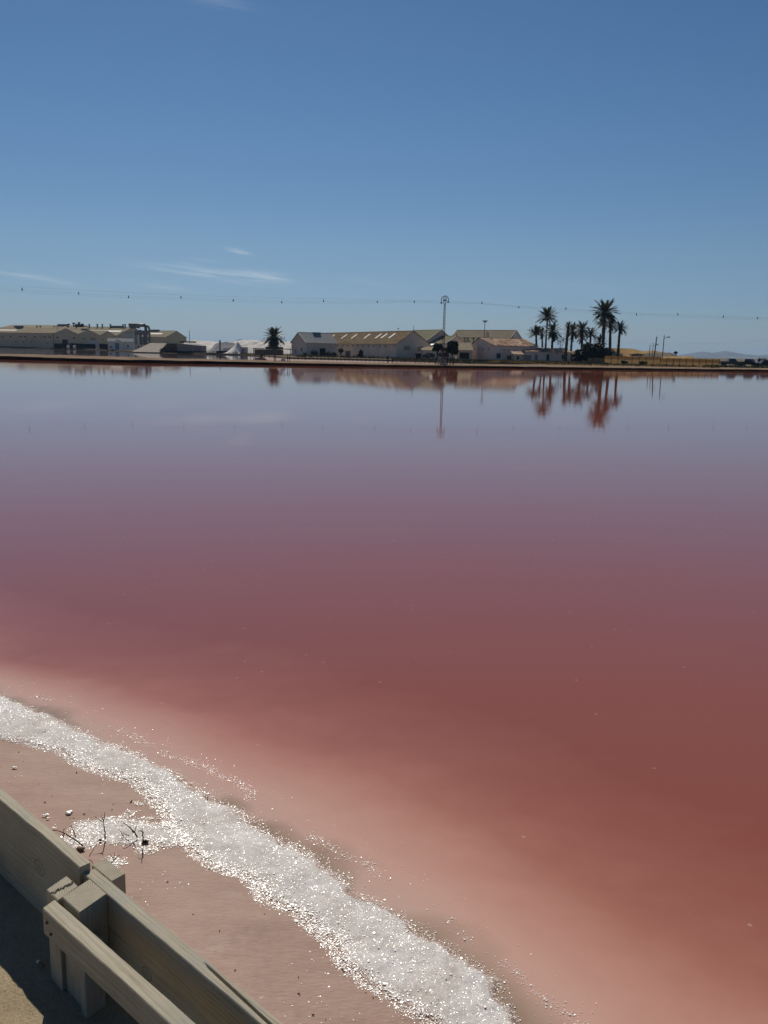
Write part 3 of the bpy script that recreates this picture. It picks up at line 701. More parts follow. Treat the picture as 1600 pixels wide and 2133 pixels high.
# sheds behind the pylon
t = house('shed', 'greenish roofed shed with a dark shaded gable behind the pylon', 'shed', (3.9, 251.1), R(-62.2), 14.6, 8.6, 5.26, 8.15, M['grey_wall'], M['roof_green'], verge=(14.7,))
slot(t, 'right', 4.3, 2.6, 1.0, 1.6, 'dark', 'opening')
t = house('shed', 'lower greenish shed with a pale gable just right of the pylon', 'shed', (7.0, 243.0), R(-49), 12.8, 8.1, 4.53, 6.5, M['white'], M['roof_green'], verge=(12.9,))
slot(t, 'right', 4.0, 2.4, .6, .7, 'grey_wall', 'opening')
p = roofpt(t, 12.7, 1.0)
part('finial', MB().tube([p, p + Vector((0, 0, .7))], .09, 6), M['pole'], t)
# lean-to in front of them
def leanto(name, label, cat, cx, d, yaw, L, W, h0, h1, wall, roof, over=.25):
    a = corner(cx, d); t = thing(name, label, cat, (a[0], a[1], ZG), yaw)
    part('wall', MB().prism([(0, 0), (W, 0), (W, h1), (0, h0)], 0, L), wall, t)
    s = (h1 - h0) / W
    part('roof', MB().slab([(-over, -over, h0 - s * over + .1), (L + over, -over, h0 - s * over + .1), (L + over, W + over, h1 + s * over + .1), (-over, W + over, h1 + s * over + .1)], .1), roof, t)
    t['dims'] = [L, W, h0, h1, h1, W]
    return t
t = leanto('annex', 'low annex with a pinkish lean-to roof behind the two dark trees', 'annex', 881, 214, R(4), 7.2, 4.0, 2.15, 2.9, M['grey_wall'], M['roof_beige'])
door(t, 'front', 5.6, 1.6, 1.7, 'dark'); window(t, 'front', 2.2, .9, .9, .7)
o = tag(part('awning', MB().slab([(0, 0, 0), (1.25, 0, .18), (1.25, .9, .45), (0, .9, .3)], .06), M['sheet'], None), 'small bright white awning above the annex roof', 'awning')
q = at_y(895, 719, 221); o.location = q
# house 1: pink gable and tiled roof
t = house('pink_house', 'pink gabled house with a clay tile roof and a green shuttered window', 'house', corner(1029, 226), R(30), 14.4, 12.6, 4.25, 6.15, M['pink'], M['tile'], ev2=3.0, over=.3)
for s, z in ((2.2, 2.6), (4.5, 2.6), (6.6, 2.6), (8.7, 2.6)): slot(t, 'left', s, z, .28, .42, 'brown_door', 'wall_vent')
for s in (3.2, 5.2, 7.0, 8.8): part('pilaster', MB().box(-.10, .10, -.12, .02, 0, 1.7, fx(t, 'left', s, 0, 1, 1)), M['pink'], t)
window(t, 'front', 1.6, .42, 1.55, 1.5, 'teal', 'trim', label='green shuttered window')
door(t, 'front', 5.3, 1.9, 1.35, 'brown_door'); window(t, 'front', 7.2, 1.2, .75, .6)
for s in (3.3, 4.8, 7.0): slot(t, 'front', s, 2.5, .3, .35, 'brown_door', 'wall_vent')
# brown lean-to left of the gable
t = leanto('lean_to', 'brown roofed lean-to against the left side of the pink house', 'lean-to', 952, 226.5, R(2), 4.0, 5.0, 2.45, 4.1, M['tan_wall'], M['roof_beige'], .3)
door(t, 'front', 2.0, 2.6, 1.85, 'dark'); part('ledge', MB().box(-.3, 4.3, 1.6, 2.0, 2.95, 3.1), M['trim'], t)
# low wing right of the pink house
t = leanto('low_wing', 'low tiled wing with green door and teal window behind the front palm', 'house', 1095, 229, R(6), 12.2, 5.0, 2.45, 3.35, M['pink'], M['tile'], .3)
door(t, 'front', .7, 1.9, 1.55, 'beige_door', label='wide beige garage door'); door(t, 'front', 3.0, .7, 1.7, 'blue'); door(t, 'front', 6.1, .75, 1.75, 'teal', label='narrow green door')
part('canopy', MB().box(4.9, 7.3, -.7, .0, 1.95, 2.08), M['trim'], t)
window(t, 'front', 10.4, .55, 1.45, 1.4, 'teal', 'trim', label='teal shuttered window'); slot(t, 'front', 8.5, 2.0, .3, .3, 'brown_door', 'wall_vent')
t = leanto('porch_shed', 'small porch shed with a sloping clay roof beside the beige garage door', 'shed', 1072, 224, R(8), 2.3, 2.4, 1.65, 2.25, M['tan_wall'], M['tile'], .35)
window(t, 'front', 1.0, .2, 1.0, 1.15, 'teal', 'trim')
t = leanto('outbuilding', 'low pale outbuilding between the front palm trunk and the big dark bush', 'outbuilding', 1181, 236, R(2), 3.6, 4.0, 2.3, 2.8, M['tan_wall'], M['roof_beige'], .2)
door(t, 'front', 1.5, .9, 1.6, 'beige_door')
# big shed behind the pink house
t = house('storage_shed', 'large shed with a long beige roof and pale gable behind the pink house', 'shed', (24.7 - 4, 291.2 + 4), R(-38), 22.5, 9.5, 6.4, 9.6, M['white'], M['roof_beige'], verge=(22.7,))
# pale green roofed block left of the gable
t = house('vented_shed', 'pale roofed shed with dark tee shaped vents left of the pink gable', 'shed', corner(951, 243), R(2), 9.5, 9.0, 4.6, 6.3, M['tan_wall'], M['roof_green'])
for x_ in (2.6, 3.4, 5.0, 6.5): cowl(t, x_, .62, .75, .13, 'black', tee=True, hat=False)
for x_, h_, hat in ((8.9, 2.3, False), (9.3, 1.5, True)): cowl(t, x_, .9, h_, .10, 'pole', hat=hat)

# ------------------------------------------------------------------ salt works on the left
YL = R(-30)
def works(label, px, d, L, W, he, hr, wall=None, roof=None, name='factory_shed', over=.3, verge=True, ridge=.5):
    p = at_y(px, 720, d)
    return house(name, label, 'factory shed', (p.x - math.cos(YL) * L, p.y - math.sin(YL) * L), YL, L, W, he, hr, wall or M['cream'], roof or M['roof_beige'], 'saltworks sheds', over, None, (L + .3,) if verge else None, ridge)
t = works('long cream factory shed with small dark windows and faded round emblems, leftmost', 113, 432, 72, 14, 7.5, 9.9)
for px_ in (0, 19, 41, 51, 72, 93, 104):
    q = at_y(px_, 702, 432 + (113 - px_) * .165); loc = t.matrix_basis.inverted() @ q
    window(t, 'front', loc.x, 4.7, 1.5, .75, 'glass', 'cream_dark')
for px_, z in ((29, 2.4), (47, 2.3), (63, 2.3), (72, 2.2), (99, 2.1)):
    q = at_y(px_, 712, 432 + (113 - px_) * .165); loc = t.matrix_basis.inverted() @ q
    slot(t, 'front', loc.x, z, 1.5, .35, 'brown_door', 'wall_vent')
q = at_y(3, 715, 455); loc = t.matrix_basis.inverted() @ q; door(t, 'front', loc.x, 1.6, 2.9, 'dark')
def emblem(px_, z, r=1.15):                     # faded painted roundels on the long wall
    q = at_y(px_, 709, 432 + (113 - px_) * .165); loc = t.matrix_basis.inverted() @ q; b = MB()
    for ra, rb in ((r, r * .86), (r * .55, r * .34)):
        n = 20; vs = [(loc.x + rr * math.cos(2 * math.pi * k / n), yy, z + rr * math.sin(2 * math.pi * k / n)) for yy in (-.03, .01) for rr in (ra, rb) for k in range(n)]
        fs = []
        for k in range(n):
            k2 = (k + 1) % n; fs += [(k, k2, n + k2, n + k), (2 * n + k, 3 * n + k, 3 * n + k2, 2 * n + k2), (k, 2 * n + k, 2 * n + k2, k2), (n + k, n + k2, 3 * n + k2, 3 * n + k)]
        b.add(vs, fs)
    part('emblem', b, M['cream_dark'], t)
emblem(55, 3.4); emblem(66, 3.4); emblem(86, 5.0)
skylight(t, 10, 40, .35, .6); skylight(t, 42, 58, .3, .5, 'roof_beige')
for f, lab in ((4.4, .6),): pass
part('downpipe', MB().tube([(71.8, -.15, 0), (71.8, -.15, 7.0)], .12, 6), M['pole'], t)
door(t, 'right', 6.6, 3.4, 2.5, 'dark', 1.55, 'wide dark loading doorway')
for s in (2.0, 12.2): window(t, 'right', s, 4.6, 1.3, .7, 'glass', 'cream_dark')
ventbox(t, 38, .96, 4.5, 1.0); cowl(t, 70, .55, 1.2, .1)
t = works('cream factory shed with a plain gable, second gable of the sawtooth row', 160, 444, 60, 14.7, 7.2, 9.7)
for s in (4.5, 9.5, 11.5): window(t, 'right', s, 4.4, 1.1, .7, 'glass', 'cream_dark')
part('cladding', MB().box(L0 := 60.0, 60.12, 7.5, 14.6, 0.1, 3.9), M['clad'], t); ventbox(t, 58, .96, 4, .7)
t = works('cream factory shed with a gable half hidden by the small white hut', 207, 456.9, 48, 11, 7.1, 9.5)
window(t, 'right', 2.5, 4.2, 1.0, .7, 'glass', 'cream_dark'); door(t, 'right', 8.2, 4.2, 3.6, 'dark', 0, 'wide dark vehicle doorway')
t = works('highest factory shed with a row of roof cowls, left of the clad tower', 240, 466, 62, 25.4, 7.1, 12.0)
skylight(t, 20, 60, .42, .58)
for x_ in (19, 29.5, 36, 40, 46.5, 58): cowl(t, x_ * .98, .97, 1.5, .35, 'black')
for x_ in (55.2,): cowl(t, x_, .97, 1.4, .35, 'black')
ventbox(t, 51, .97, 9, .9)
t = works('rear factory shed with a raised roof, seen above the long cream shed', 136, 497, 66, 30, 9.5, 13.0, name='factory_shed')
ventbox(t, 47, .95, 7, 1.0); ventbox(t, 50, .60, 8, .9)
for x_ in (18, 31, 34, 53, 57, 63): cowl(t, x_, .62, .8, .3, 'black')
skylight(t, 58, 64, .55, .7)
cowl(t, 62, .92, 1.8, .5, 'black', tee=True)
t = works('far left factory shed whose roof just clears the long cream shed', 30, 480, 30, 20, 9.3, 10.6); ventbox(t, 22, .95, 7, 1.3)
t = works('factory shed with a pale gable right of the tall ducts', 345, 470, 44, 16, 7.1, 10.5)
ventbox(t, 29, .96, 6, .8); skylight(t, 6, 38, .4, .58)
part('cladding', MB().box(10, 32, -.14, -.02, 1.2, 6.6), M['cream_dark'], t)
for s in range(4): part('panel', MB().box(44.02, 44.14, 1.0 + s * 3.6, 4.2 + s * 3.6, .2, 2.0), M['white'], t)
# roof fan units on the second row
o = tag(part('roof_fan', MB().box(-1.5, 1.5, -1, 1, 0, 1.3).ball((2.2, 0, .9), 1.0).tube([(-2.4, 0, 0), (-2.4, 0, 1.9)], .3, 8).tube([(-3.1, 0, 1.9), (-1.6, 0, 1.9)], .35, 8), M['black'], None), 'black rooftop fan unit on the ridge above the second gable', 'fan unit'); o.location = at_y(163, 681, 470)
o = tag(part('roof_fan', MB().tube([(0, 0, 0), (0, 0, 1.5)], .35, 8).tube([(-.9, 0, 1.5), (.9, 0, 1.7)], .4, 8), M['black'], None), 'black tee shaped roof cowl left of the rooftop fan unit', 'roof cowl'); o.location = at_y(142, 682.5, 468)
# clad tower
b = at_y(256, 720, 447); t = thing('clad_tower', 'pale clad boxy tower with vertical ribs beside the ducts', 'tower', (b.x, b.y, ZG), R(8))
part('wall', MB().box(0, 7.6, 0, 7, 0, 8.3), M['clad'], t)
for k in range(9): part('rib', MB().box(.2 + k * .88, .34 + k * .88, -.1, 0, 2.2, 8.2), M['clad'], t)
part('roof', MB().box(-.15, 7.75, -.15, 7.15, 8.3, 8.55), M['roof_grey'], t); part('base_course', MB().box(-.1, 7.7, -.25, 0, 0, 2.1), M['grey_wall'], t)
o = tag(part('dust_collector', MB().tube([(-2.0, 0, 1.0), (2.2, 0, 1.0)], 1.0, 12).box(-1.6, 1.6, -.7, .7, -.8, .3).tube([(2.2, 0, 1.0), (3.3, 0, -.5)], .5, 8), M['duct'], None), 'dark drum shaped dust collector on top of the clad tower', 'dust collector'); o.location = at_y(277, 681, 452)
# ducts
b = at_y(300, 724, 440); t = thing('duct_plant', 'tall dark ducts with elbows rising beside the clad tower', 'ducts', (b.x, b.y, ZG))
zt = at_y(300, 678.5, 440).z - ZG
part('duct', MB().tube([(-1.6, 0, 0.2), (-1.6, 0, zt - 2.0)], .55, 10), M['duct'], t, True)
part('duct', MB().tube([(1.2, 0, .2), (1.2, 0, zt - .3)], .75, 10), M['duct'], t, True)
part('duct', MB().tube([(2.9, .2, .4), (2.9, .2, zt - 1.8), (2.6, .2, zt - .6), (1.8, .2, zt), (.4, .1, zt + .1)], .5, 10), M['duct'], t, True)
part('header', MB().tube([(-3.2, 0, zt - 1.0), (-2.4, 0, zt + .1), (1.0, 0, zt + .25)], .85, 10), M['duct'], t, True)
part('gantry', MB().box(-4.2, 2.2, -.8, .8, zt - 4.4, zt - 2.4).box(-4.0, -3.7, -.8, .8, 0, zt - 4.4).box(.0, .3, -.8, .8, 0, zt - 4.4), M['duct'], t)
part('tank', MB().tube([(3.9, -.6, 0), (3.9, -.6, 3.4)], 1.0, 12), M['steel'], t, True)
part('lamp', MB().ball((2.3, -1.4, 3.7), .36), M['sheet'], t, True)
b = at_y(284, 726, 424); t = thing('low_wall_block', 'low grey block with dark openings at the foot of the ducts', 'block', (b.x, b.y, ZG))
part('wall', MB().box(-5.5, 8, 0, 4, 0, 2.3), M['grey_wall'], t)
for s in (1.1, 2.7, 3.9): part('opening', MB().box(s - .35, s + .35, -.06, .02, .9, 1.8), M['dark'], t)
part('post', MB().box(1.7, 2.1, -.1, 0, .4, 2.0), M['white'], t)
# white hut
p = at_y(225, 728, 372); t = house('white_hut', 'small white gabled hut with a blue grey door in front of the saltworks', 'hut', (p.x, p.y), R(14), 10.4, 6.0, 3.8, 5.2, M['white'], M['roof_grey'], over=.2)
part('gable', MB().prism([(0, 0), (0.3, 0), (.3, .3), (0, .3)], 4.0, 4.2), M['white'], t)
gx0 = 4.2
part('front_gable', MB().add([(2.2, -.9, 0), (6.4, -.9, 0), (6.4, -.9, 3.3), (4.3, -.9, 4.4), (2.2, -.9, 3.3), (2.2, 1.2, 0), (6.4, 1.2, 0), (6.4, 1.2, 3.3), (4.3, 1.2, 4.4), (2.2, 1.2, 3.3)],
     ((0, 1, 2, 3, 4), (9, 8, 7, 6, 5), (0, 5, 6, 1), (1, 6, 7, 2), (2, 7, 8, 3), (3, 8, 9, 4), (4, 9, 5, 0))), M['white'], t)
o = part('door', MB().box(3.0, 4.6, -1.0, -.88, 0, 2.7), M['blue'], t); part('handle', MB().box(3.2, 3.28, -1.06, -1.0, 1.2, 1.5), M['steel'], o)
window(t, 'front', 8.2, 1.0, .7, 1.2, 'glass', 'trim'); window(t, 'front', 1.1, .6, 1.1, .8, 'glass', 'trim')
# pallet stacks, spheres, kerb along the far pool
def stackrow(px0, px1, d, top, label):
    a, b = at_y(px0, 722, d), at_y(px1, 722, d); t = thing('pallet_stack', label, 'pallet stack', (a.x, a.y, ZG)); n = max(2, int((b.x - a.x) / 2.4)); wd = (b.x - a.x) / n
    for k in range(n):
        hgt_ = top * random.uniform(.88, 1.0)
        part('stack', MB().box(k * wd + .04, (k + 1) * wd - .06, 0, 2.2, 0, hgt_), M['crate'], t)
stackrow(113, 194, 409, 2.35, 'long row of black stacked pallets along the cream sheds')
stackrow(180, 196, 401, 2.2, 'short dark pallet stack beside the grey clad bay')
stackrow(207, 225, 388, 2.4, 'dark pallet stack in the doorway left of the white hut')
for px_, lab in ((142, 'left white tank ball in front of the pallet row'), (155, 'right white tank ball in front of the pallet row')):
    b = at_y(px_, 724, 400); o = tag(part('buoy', MB().ball((0, 0, .7), .72, 12, 8).box(-.5, .5, -.5, .5, -.1, .1), M['white'], None, True), lab, 'buoy', 'white balls by the pool'); o.location = (b.x, b.y, ZG)
# ramp, rubble bank, rounded white retaining wall, canopy, mast
b = at_y(295, 735, 300)
t = thing('loading_ramp', 'pale concrete ramp rising from the pool edge to the salt bank', 'ramp', (at_y(282, 733, 292).x, 292, ZG - .2))
x1_ = at_y(358, 716, 330).x - at_y(282, 733, 292).x
part('deck', MB().add([(0, -4, .05), (9.5, -6, .05), (x1_, 30, 3.1), (x1_ - 6.5, 32, 3.1), (0, -4, -.6), (9.5, -6, -.6), (x1_, 30, -.6), (x1_ - 6.5, 32, -.6)], ((0, 1, 2, 3), (0, 4, 5, 1), (1, 5, 6, 2), (2, 6, 7, 3), (3, 7, 4, 0))), M['concrete'], t)
a, b = at_y(331, 732, 292), at_y(368, 732, 292); wd = b.x - a.x
t = thing('rubble_bank', 'brown rubble bank with a sloping edge right of the ramp', 'bank', (a.x, 292, ZG))
g_ = MB()
n_ = 14
for k in range(n_):
    for j in range(5):
        u_ = k / n_; hh_ = 2.75 * min(1, (u_ + .12) * 1.7) * (j + .5) / 5
        if hh_ > 2.75 * min(1, (u_ + .05) * 1.7): continue
        s_b = random.uniform(.24, .36); g_.ball((u_ * wd + random.uniform(-.1, .1), random.uniform(-.15, .1) + .4 * j / 5, hh_), s_b, 6, 4, (1.2, .8, .9))
structure(part('stones', g_, M['rubble'], t), 'stuff')
part('core', MB().add([(.1, .2, 0), (wd, .2, 0), (wd, .5, 2.8), (wd * .55, .5, 2.8), (.1, 6, 0), (wd, 6, 0), (wd, 6, 2.8), (wd * .55, 6, 2.8)], ((0, 1, 2, 3), (7, 6, 5, 4), (3, 2, 6, 7), (0, 3, 7, 4), (1, 5, 6, 2), (0, 4, 5, 1))), M['rubble'], t)
a, b = at_y(369, 732, 291), at_y(425, 732, 291); wd = b.x - a.x
t = thing('retaining_wall', 'pale rounded retaining wall holding white salt under a dark canopy', 'retaining wall', (a.x, 291, ZG))
pr_ = [(0, 0)] + [(wd - 1.4 + 1.4 * math.sin(g), 1.4 - 1.4 * math.cos(g)) for g in np.linspace(0, math.pi / 2, 8)] + [(wd, 4), (0, 4)]
hA, hB = 2.9, 2.25; vs = []
for zf in (0, 1):
    for (u_, v_) in pr_: vs.append((u_, v_, 0 if zf == 0 else hA + (hB - hA) * min(1, u_ / wd * 1.3)))
n_ = len(pr_); part('wall', MB().add(vs, [tuple(range(n_, 2 * n_))] + [(i, (i + 1) % n_, n_ + (i + 1) % n_, n_ + i) for i in range(n_)]), M['concrete'], t)
part('footing', MB().box(-4, wd + .1, -.35, -.02, -.2, .35), M['black'], t)
part('joint', MB().box(wd * .58, wd * .585 + .06, -.02, .02, .3, 2.3), M['grey_wall'], t)
def heap(name, label, cat, px0, px1, d, dep, prof_px, mat, seed, rough=.5, nx=70, ny=16, base=ZG, kind=None):
    """mound whose crest follows a list of (pixel x, pixel y) at distance d"""
    xs = np.linspace(px0, px1, nx); pts_ = [at_y(a, b_, d) for a, b_ in prof_px]
    cx_ = np.array([p.x for p in pts_]); czz = np.array([p.z for p in pts_])
    X = np.linspace(at_y(px0, 730, d).x, at_y(px1, 730, d).x, nx); crest = np.maximum(np.interp(X, cx_, czz) - base, .05)
    vv = np.linspace(-1, 1, ny); Vv = []
    for j, q in enumerate(vv):
        sh = (1 - abs(q)) ** .85
        nz_ = (fbm(X * .35 + 9, X * 0 + q * dep * .35, seed, 4) - .5) * 2 * rough
        z = crest * sh + nz_ * (sh ** .5) * (abs(q) < .999)
        Vv.append(np.stack([X - X[0], np.full(nx, q * dep), np.maximum(z, -.1 if abs(q) < 1 else -.3)], 1))
    Vv = np.concatenate(Vv); i = (np.arange(nx - 1)[None, :] + np.arange(ny - 1)[:, None] * nx).ravel()
    o = link(name, np_mesh(name, Vv, np.stack([i, i + 1, i + nx + 1, i + nx], 1), smooth=False), mat); o.location = (X[0], d, base)
    if kind: structure(o, kind)
    else: tag(o, label, cat)
    return o
heap('salt_heap', 'low white salt heap lying on top of the pale rounded retaining wall', 'salt heap', 372, 424, 294.2, 1.9, ((372, 719), (378, 714.5), (400, 713), (412, 714.5), (418, 716.5), (424, 720)), M['salt_pile'], 5, .25, 40, 10, 2.35)
a = at_y(392, 713, 296); t = thing('canopy', 'dark flat canopy on thin posts over the salt wall', 'canopy', (a.x, 296, 2.4))
part('roof', MB().prism([(-1.2, 0), (1.2, 0), (1.0, .35), (-1.0, .45)], -2.3, 2.5).tube([(-2.3, 0, .2), (-2.9, 0, -.2)], .2, 6), M['thatch'], t).location = (0, 0, a.z - 2.4 - .1)
for s in (-2.1, 2.2): part('post', MB().tube([(s, 0, -.9), (s, 0, a.z - 2.4)], .07, 6), M['pole'], t)
a = at_y(395, 712, 300); o = tag(part('mast', MB().tube([(0, 0, 0), (0, 0, at_y(395.5, 688.5, 300).z - ZG)], [.13, .09], 6), M['pole'], None), 'thin grey mast behind the dark canopy', 'mast'); o.location = (a.x, 300, ZG)
# salt hills
heap('salt_hill', 'long white salt hill on the skyline behind the single palm', 'salt hill', 380, 620, 345, 14, ((380, 716), (392, 710), (405, 708), (418, 709.5), (435, 710), (450, 712), (480, 712), (500, 709), (510, 707.5), (530, 706.5), (548, 709), (560, 710), (578, 710), (592, 711.5), (604, 711), (620, 716)), M['salt_pile'], 11, .55, 130, 20)
heap('spoil_heap', 'grey heap of dirty salt with a flat top left of the tan wall', 'salt heap', 424, 506, 300, 7, ((424, 736), (432, 730), (442, 724), (450, 714), (458, 709.5), (470, 710), (484, 711), (493, 712), (499, 716), (506, 728)), M['salt_grey'], 17, .6, 60, 16)
heap('salt_heap', 'steep white salt cone in front of the grey heap', 'salt heap', 470, 504, 286, 5, ((470, 738), (478, 731), (487, 722), (495, 710.5), (499, 715), (504, 733)), M['salt_pile'], 23, .45, 40, 14)
a = at_y(458.5, 735, 289); t = thing('conveyor_post', 'dark post standing in front of the grey heap', 'post', (a.x, 289, ZG))
part('shaft', MB().tube([(0, 0, 0), (0, 0, at_y(459, 708.5, 289).z - ZG)], .28, 6), M['pole'], t); part('foot', MB().box(-1.2, 3.5, -.4, .4, 0, .7), M['black'], t)
a = at_y(500.5, 738, 276); t = thing('kiosk', 'small pale grey kiosk at the foot of the white salt cone', 'kiosk', (a.x, 276, ZG))
part('wall', MB().box(0, 2.1, 0, 2, 0, 1.9), M['grey_wall'], t); part('roof', MB().box(-.1, 2.2, -.15, 2.1, 1.9, 2.05), M['roof_grey'], t); part('door', MB().box(.4, 1.2, -.06, .02, .05, 1.5), M['blue'], t)
# tan walled garden under the single palm
a, b = at_y(530, 740, 244), at_y(587, 740, 244); wd = b.x - a.x
t = thing('mud_walled_pavilion', 'brown mud walled pavilion with thatched flat roof below the single palm', 'pavilion', (a.x, 244, ZG))
part('wall', MB().box(0, wd, 0, 4, 0, 1.55), M['mud_wall'], t)
s0 = at_y(552, 726, 244).x - a.x; s1 = at_y(588, 726, 244).x - a.x
part('roof', MB().add([(s0 + .4, -.2, 1.58), (s1 - .3, -.2, 1.58), (s1, -.3, 2.25), (s0, -.3, 2.25), (s0 + .4, 3.2, 1.58), (s1 - .3, 3.2, 1.58), (s1, 3.4, 2.25), (s0, 3.4, 2.25)], ((0, 1, 2, 3), (7, 6, 5, 4), (3, 2, 6, 7), (0, 3, 7, 4), (1, 5, 6, 2), (0, 4, 5, 1))), M['thatch'], t)
for s, e in ((at_y(527, 726, 244).x - a.x, s0), (s1, at_y(606, 728, 244).x - a.x)):
    part('pergola_beam', MB().prism([(0, 1.62), (2.5, 1.62), (2.5, 1.85), (0, 1.80)], s, e), M['thatch'], t)
for s in (at_y(528, 726, 244).x - a.x, at_y(605, 727, 244).x - a.x): part('post', MB().tube([(s, .1, -.1), (s, .1, 1.62)], .1, 6), M['bark'], t)

# ------------------------------------------------------------------ palms
def frond_mesh(name, arch, droop, nleaf=26, wd=.2, seed=0):
    r_ = random.Random(seed); b = MB(); pts_ = []
    for k in range(9):
        q = k / 8; pts_.append(Vector((math.sin(min(1.5, arch * q) ) / max(arch, .2) if arch > .05 else q, 0, -droop * q ** 2.1)))
    L_ = 0; 
    for k in range(8):
        for sgn in (-1, 1):
            w0, w1 = .030 * (1 - k / 9), .030 * (1 - (k + 1) / 9)
        b.add([pts_[k] + Vector((0, -w0, 0)), pts_[k] + Vector((0, w0, 0)), pts_[k + 1] + Vector((0, w1, 0)), pts_[k + 1] + Vector((0, -w1, 0))], ((0, 1, 2, 3),))
    for i in range(nleaf):
        q = .12 + .88 * i / (nleaf - 1); f = q * 8; k = min(7, int(f)); p = pts_[k].lerp(pts_[k + 1], f - k); d = (pts_[k + 1] - pts_[k]).normalized()
        ln = wd * (1.15 - .75 * abs(q - .45) / .55) * r_.uniform(.85, 1.15)
        for sgn in (-1, 1):
            tip = p + d * ln * r_.uniform(.55, .9) + Vector((0, sgn * ln * .9, ln * r_.uniform(-.45, .35)))
            b.add([p - d * .034, p + d * .034, tip], ((0, 1, 2),))
    m = b.mesh(name); return m
FR = {k: frond_mesh('frond', a, d, 28, w_ * 1.25, s) for k, (a, d, w_, s) in dict(up=(.5, .10, .15, 1), mid=(.6, .22, .16, 2), low=(.7, .30, .15, 3), dead=(1.2, .8, .10, 4)).items()}
FRM = {}
for k in FR:
    for mname in ('frond', 'frond_pale', 'dead'):
        me = FR[k].copy(); me.name = 'frond'; me.materials.append(M[mname]); FRM[k, mname] = me
def palm(label, px_c, py_c, px_b, d, rpx, n=34, lo=-35, hi=85, skirt=0, tr=.26, mat='frond', name='palm_tree', up=.0, taper=.75, base=ZG, squash=1.0, low_from=12):
    """crown centre at pixel (px_c, py_c), foot under pixel px_b, distance d, frond length in pixels rpx"""
    c = at_y(px_c, py_c, d); f = at_y(px_b, 750, d); r_ = rpx * d / F
    t = thing(name, label, 'palm', (f.x, d, base), 0, 'palms beyond the pool'); top = Vector((c.x - f.x, random.uniform(-.3, .3), c.z - base))
    b = MB(); pts_ = []; rad = []
    nseg = 14
    for k in range(nseg + 1):
        q = k / nseg; pts_.append(Vector((top.x * q ** 1.4, top.y * q, top.z * q))); rad.append(tr * (1.25 - .45 * q) * (1.12 if k % 2 else .95) * (1.45 if q < .06 else 1) * (1.25 if q > .93 else 1))
    b.tube(pts_, rad, 8); part('trunk', b, M['trunk'], t)
    rr = random.Random(int(px_c * 7 + py_c))
    for i in range(n + skirt):
        dead = i >= n
        q = (i + .5) / n; e = R(hi + (lo - hi) * q ** .85) if not dead else R(rr.uniform(-80, -55))
        a = i * 2.39996 + rr.uniform(-.25, .25); s = r_ * rr.uniform(.82, 1.08) * (.8 if e > R(70) else 1)
        if dead: s = r_ * rr.uniform(.6, .95)
        key = 'dead' if dead else ('up' if e > R(50) else 'mid' if e > R(low_from) else 'low')
        o = bpy.data.objects.new('frond', FRM[key, 'dead' if dead else (mat if rr.random() < .8 else 'frond_pale')]); COL.objects.link(o); o.parent = t
        o.location = top + Vector((0, 0, -.15 * q)); o.rotation_euler = (rr.uniform(-.3, .3), -e, a); o.scale = (s, s, s)
    return t
random.seed(21)
palm('lone bushy palm with a full round crown above the mud walled pavilion', 570.5, 702, 571, 252, 27, 64, -55, 85, 0, .45, low_from=20)
palm('tall slender palm with an arching crown behind the pink house, left of the group', 1141, 661, 1135, 246, 25, 34, -12, 80, 3, .24)
palm('short palm with upright spiky fronds at the left edge of the group', 1117, 697, 1117.5, 236, 23, 36, 0, 85, 0, .3, low_from=25)
palm('short dark palm with a hanging dead skirt between the two leftmost palms', 1129, 692, 1130, 238, 14, 16, -5, 80, 18, .24)
palm('palm with long fronds drooping right, just right of the slender tall palm', 1151, 690, 1149, 234, 22, 38, -45, 80, 0, .28)
palm('low palm leaning right beneath the drooping palm', 1153, 702, 1148, 236, 17, 14, -20, 60, 0, .22)
palm('front palm with a thick skirted trunk rising before the low wing', 1184.5, 679, 1177.5, 219, 12, 26, -25, 85, 30, .34, taper=.9)
palm('dark shaggy palm directly behind the front palm', 1193, 690, 1188, 238, 20, 40, -40, 80, 18, .27)
palm('mid height palm with a rounded crown right of the shaggy palm', 1213, 686, 1211, 226, 20, 42, -30, 85, 4, .30)
palm('low palm with wide spreading fronds below the rounded crown palm', 1213, 703, 1211.5, 232, 17, 20, -30, 55, 0, .28)
palm('small palm with a spiky crown left of the tallest palm', 1230, 696, 1228, 224, 18, 34, -20, 82, 0, .28)
palm('very low palm spreading over the top of the dark bush', 1249, 712, 1250, 222, 19, 22, -10, 80, 0, .3)
palm('tallest palm with a broad starry crown over the dark bush', 1261, 650, 1254, 217, 32, 44, -32, 85, 4, .36, low_from=5)
palm('grey green palm half hidden behind the tallest palm trunk', 1255, 675, 1255, 240, 19, 24, -20, 80, 0, .28, 'frond_pale')
palm('slim palm with drooping dead skirt right of the tallest palm', 1272, 676, 1270, 222, 18, 38, -30, 82, 10, .34)
palm('rightmost slim palm leaning slightly right with a small crown', 1291, 684, 1286.5, 214, 19, 40, -25, 80, 4, .30)
palm('small palm tops showing above the tiled ridge of the pink house', 1066, 709, 1066, 262, 9, 14, 0, 70, 0, .2)
palm('second small palm top above the tiled ridge, right of the other', 1076, 709, 1076, 262, 7, 12, -10, 50, 0, .2)

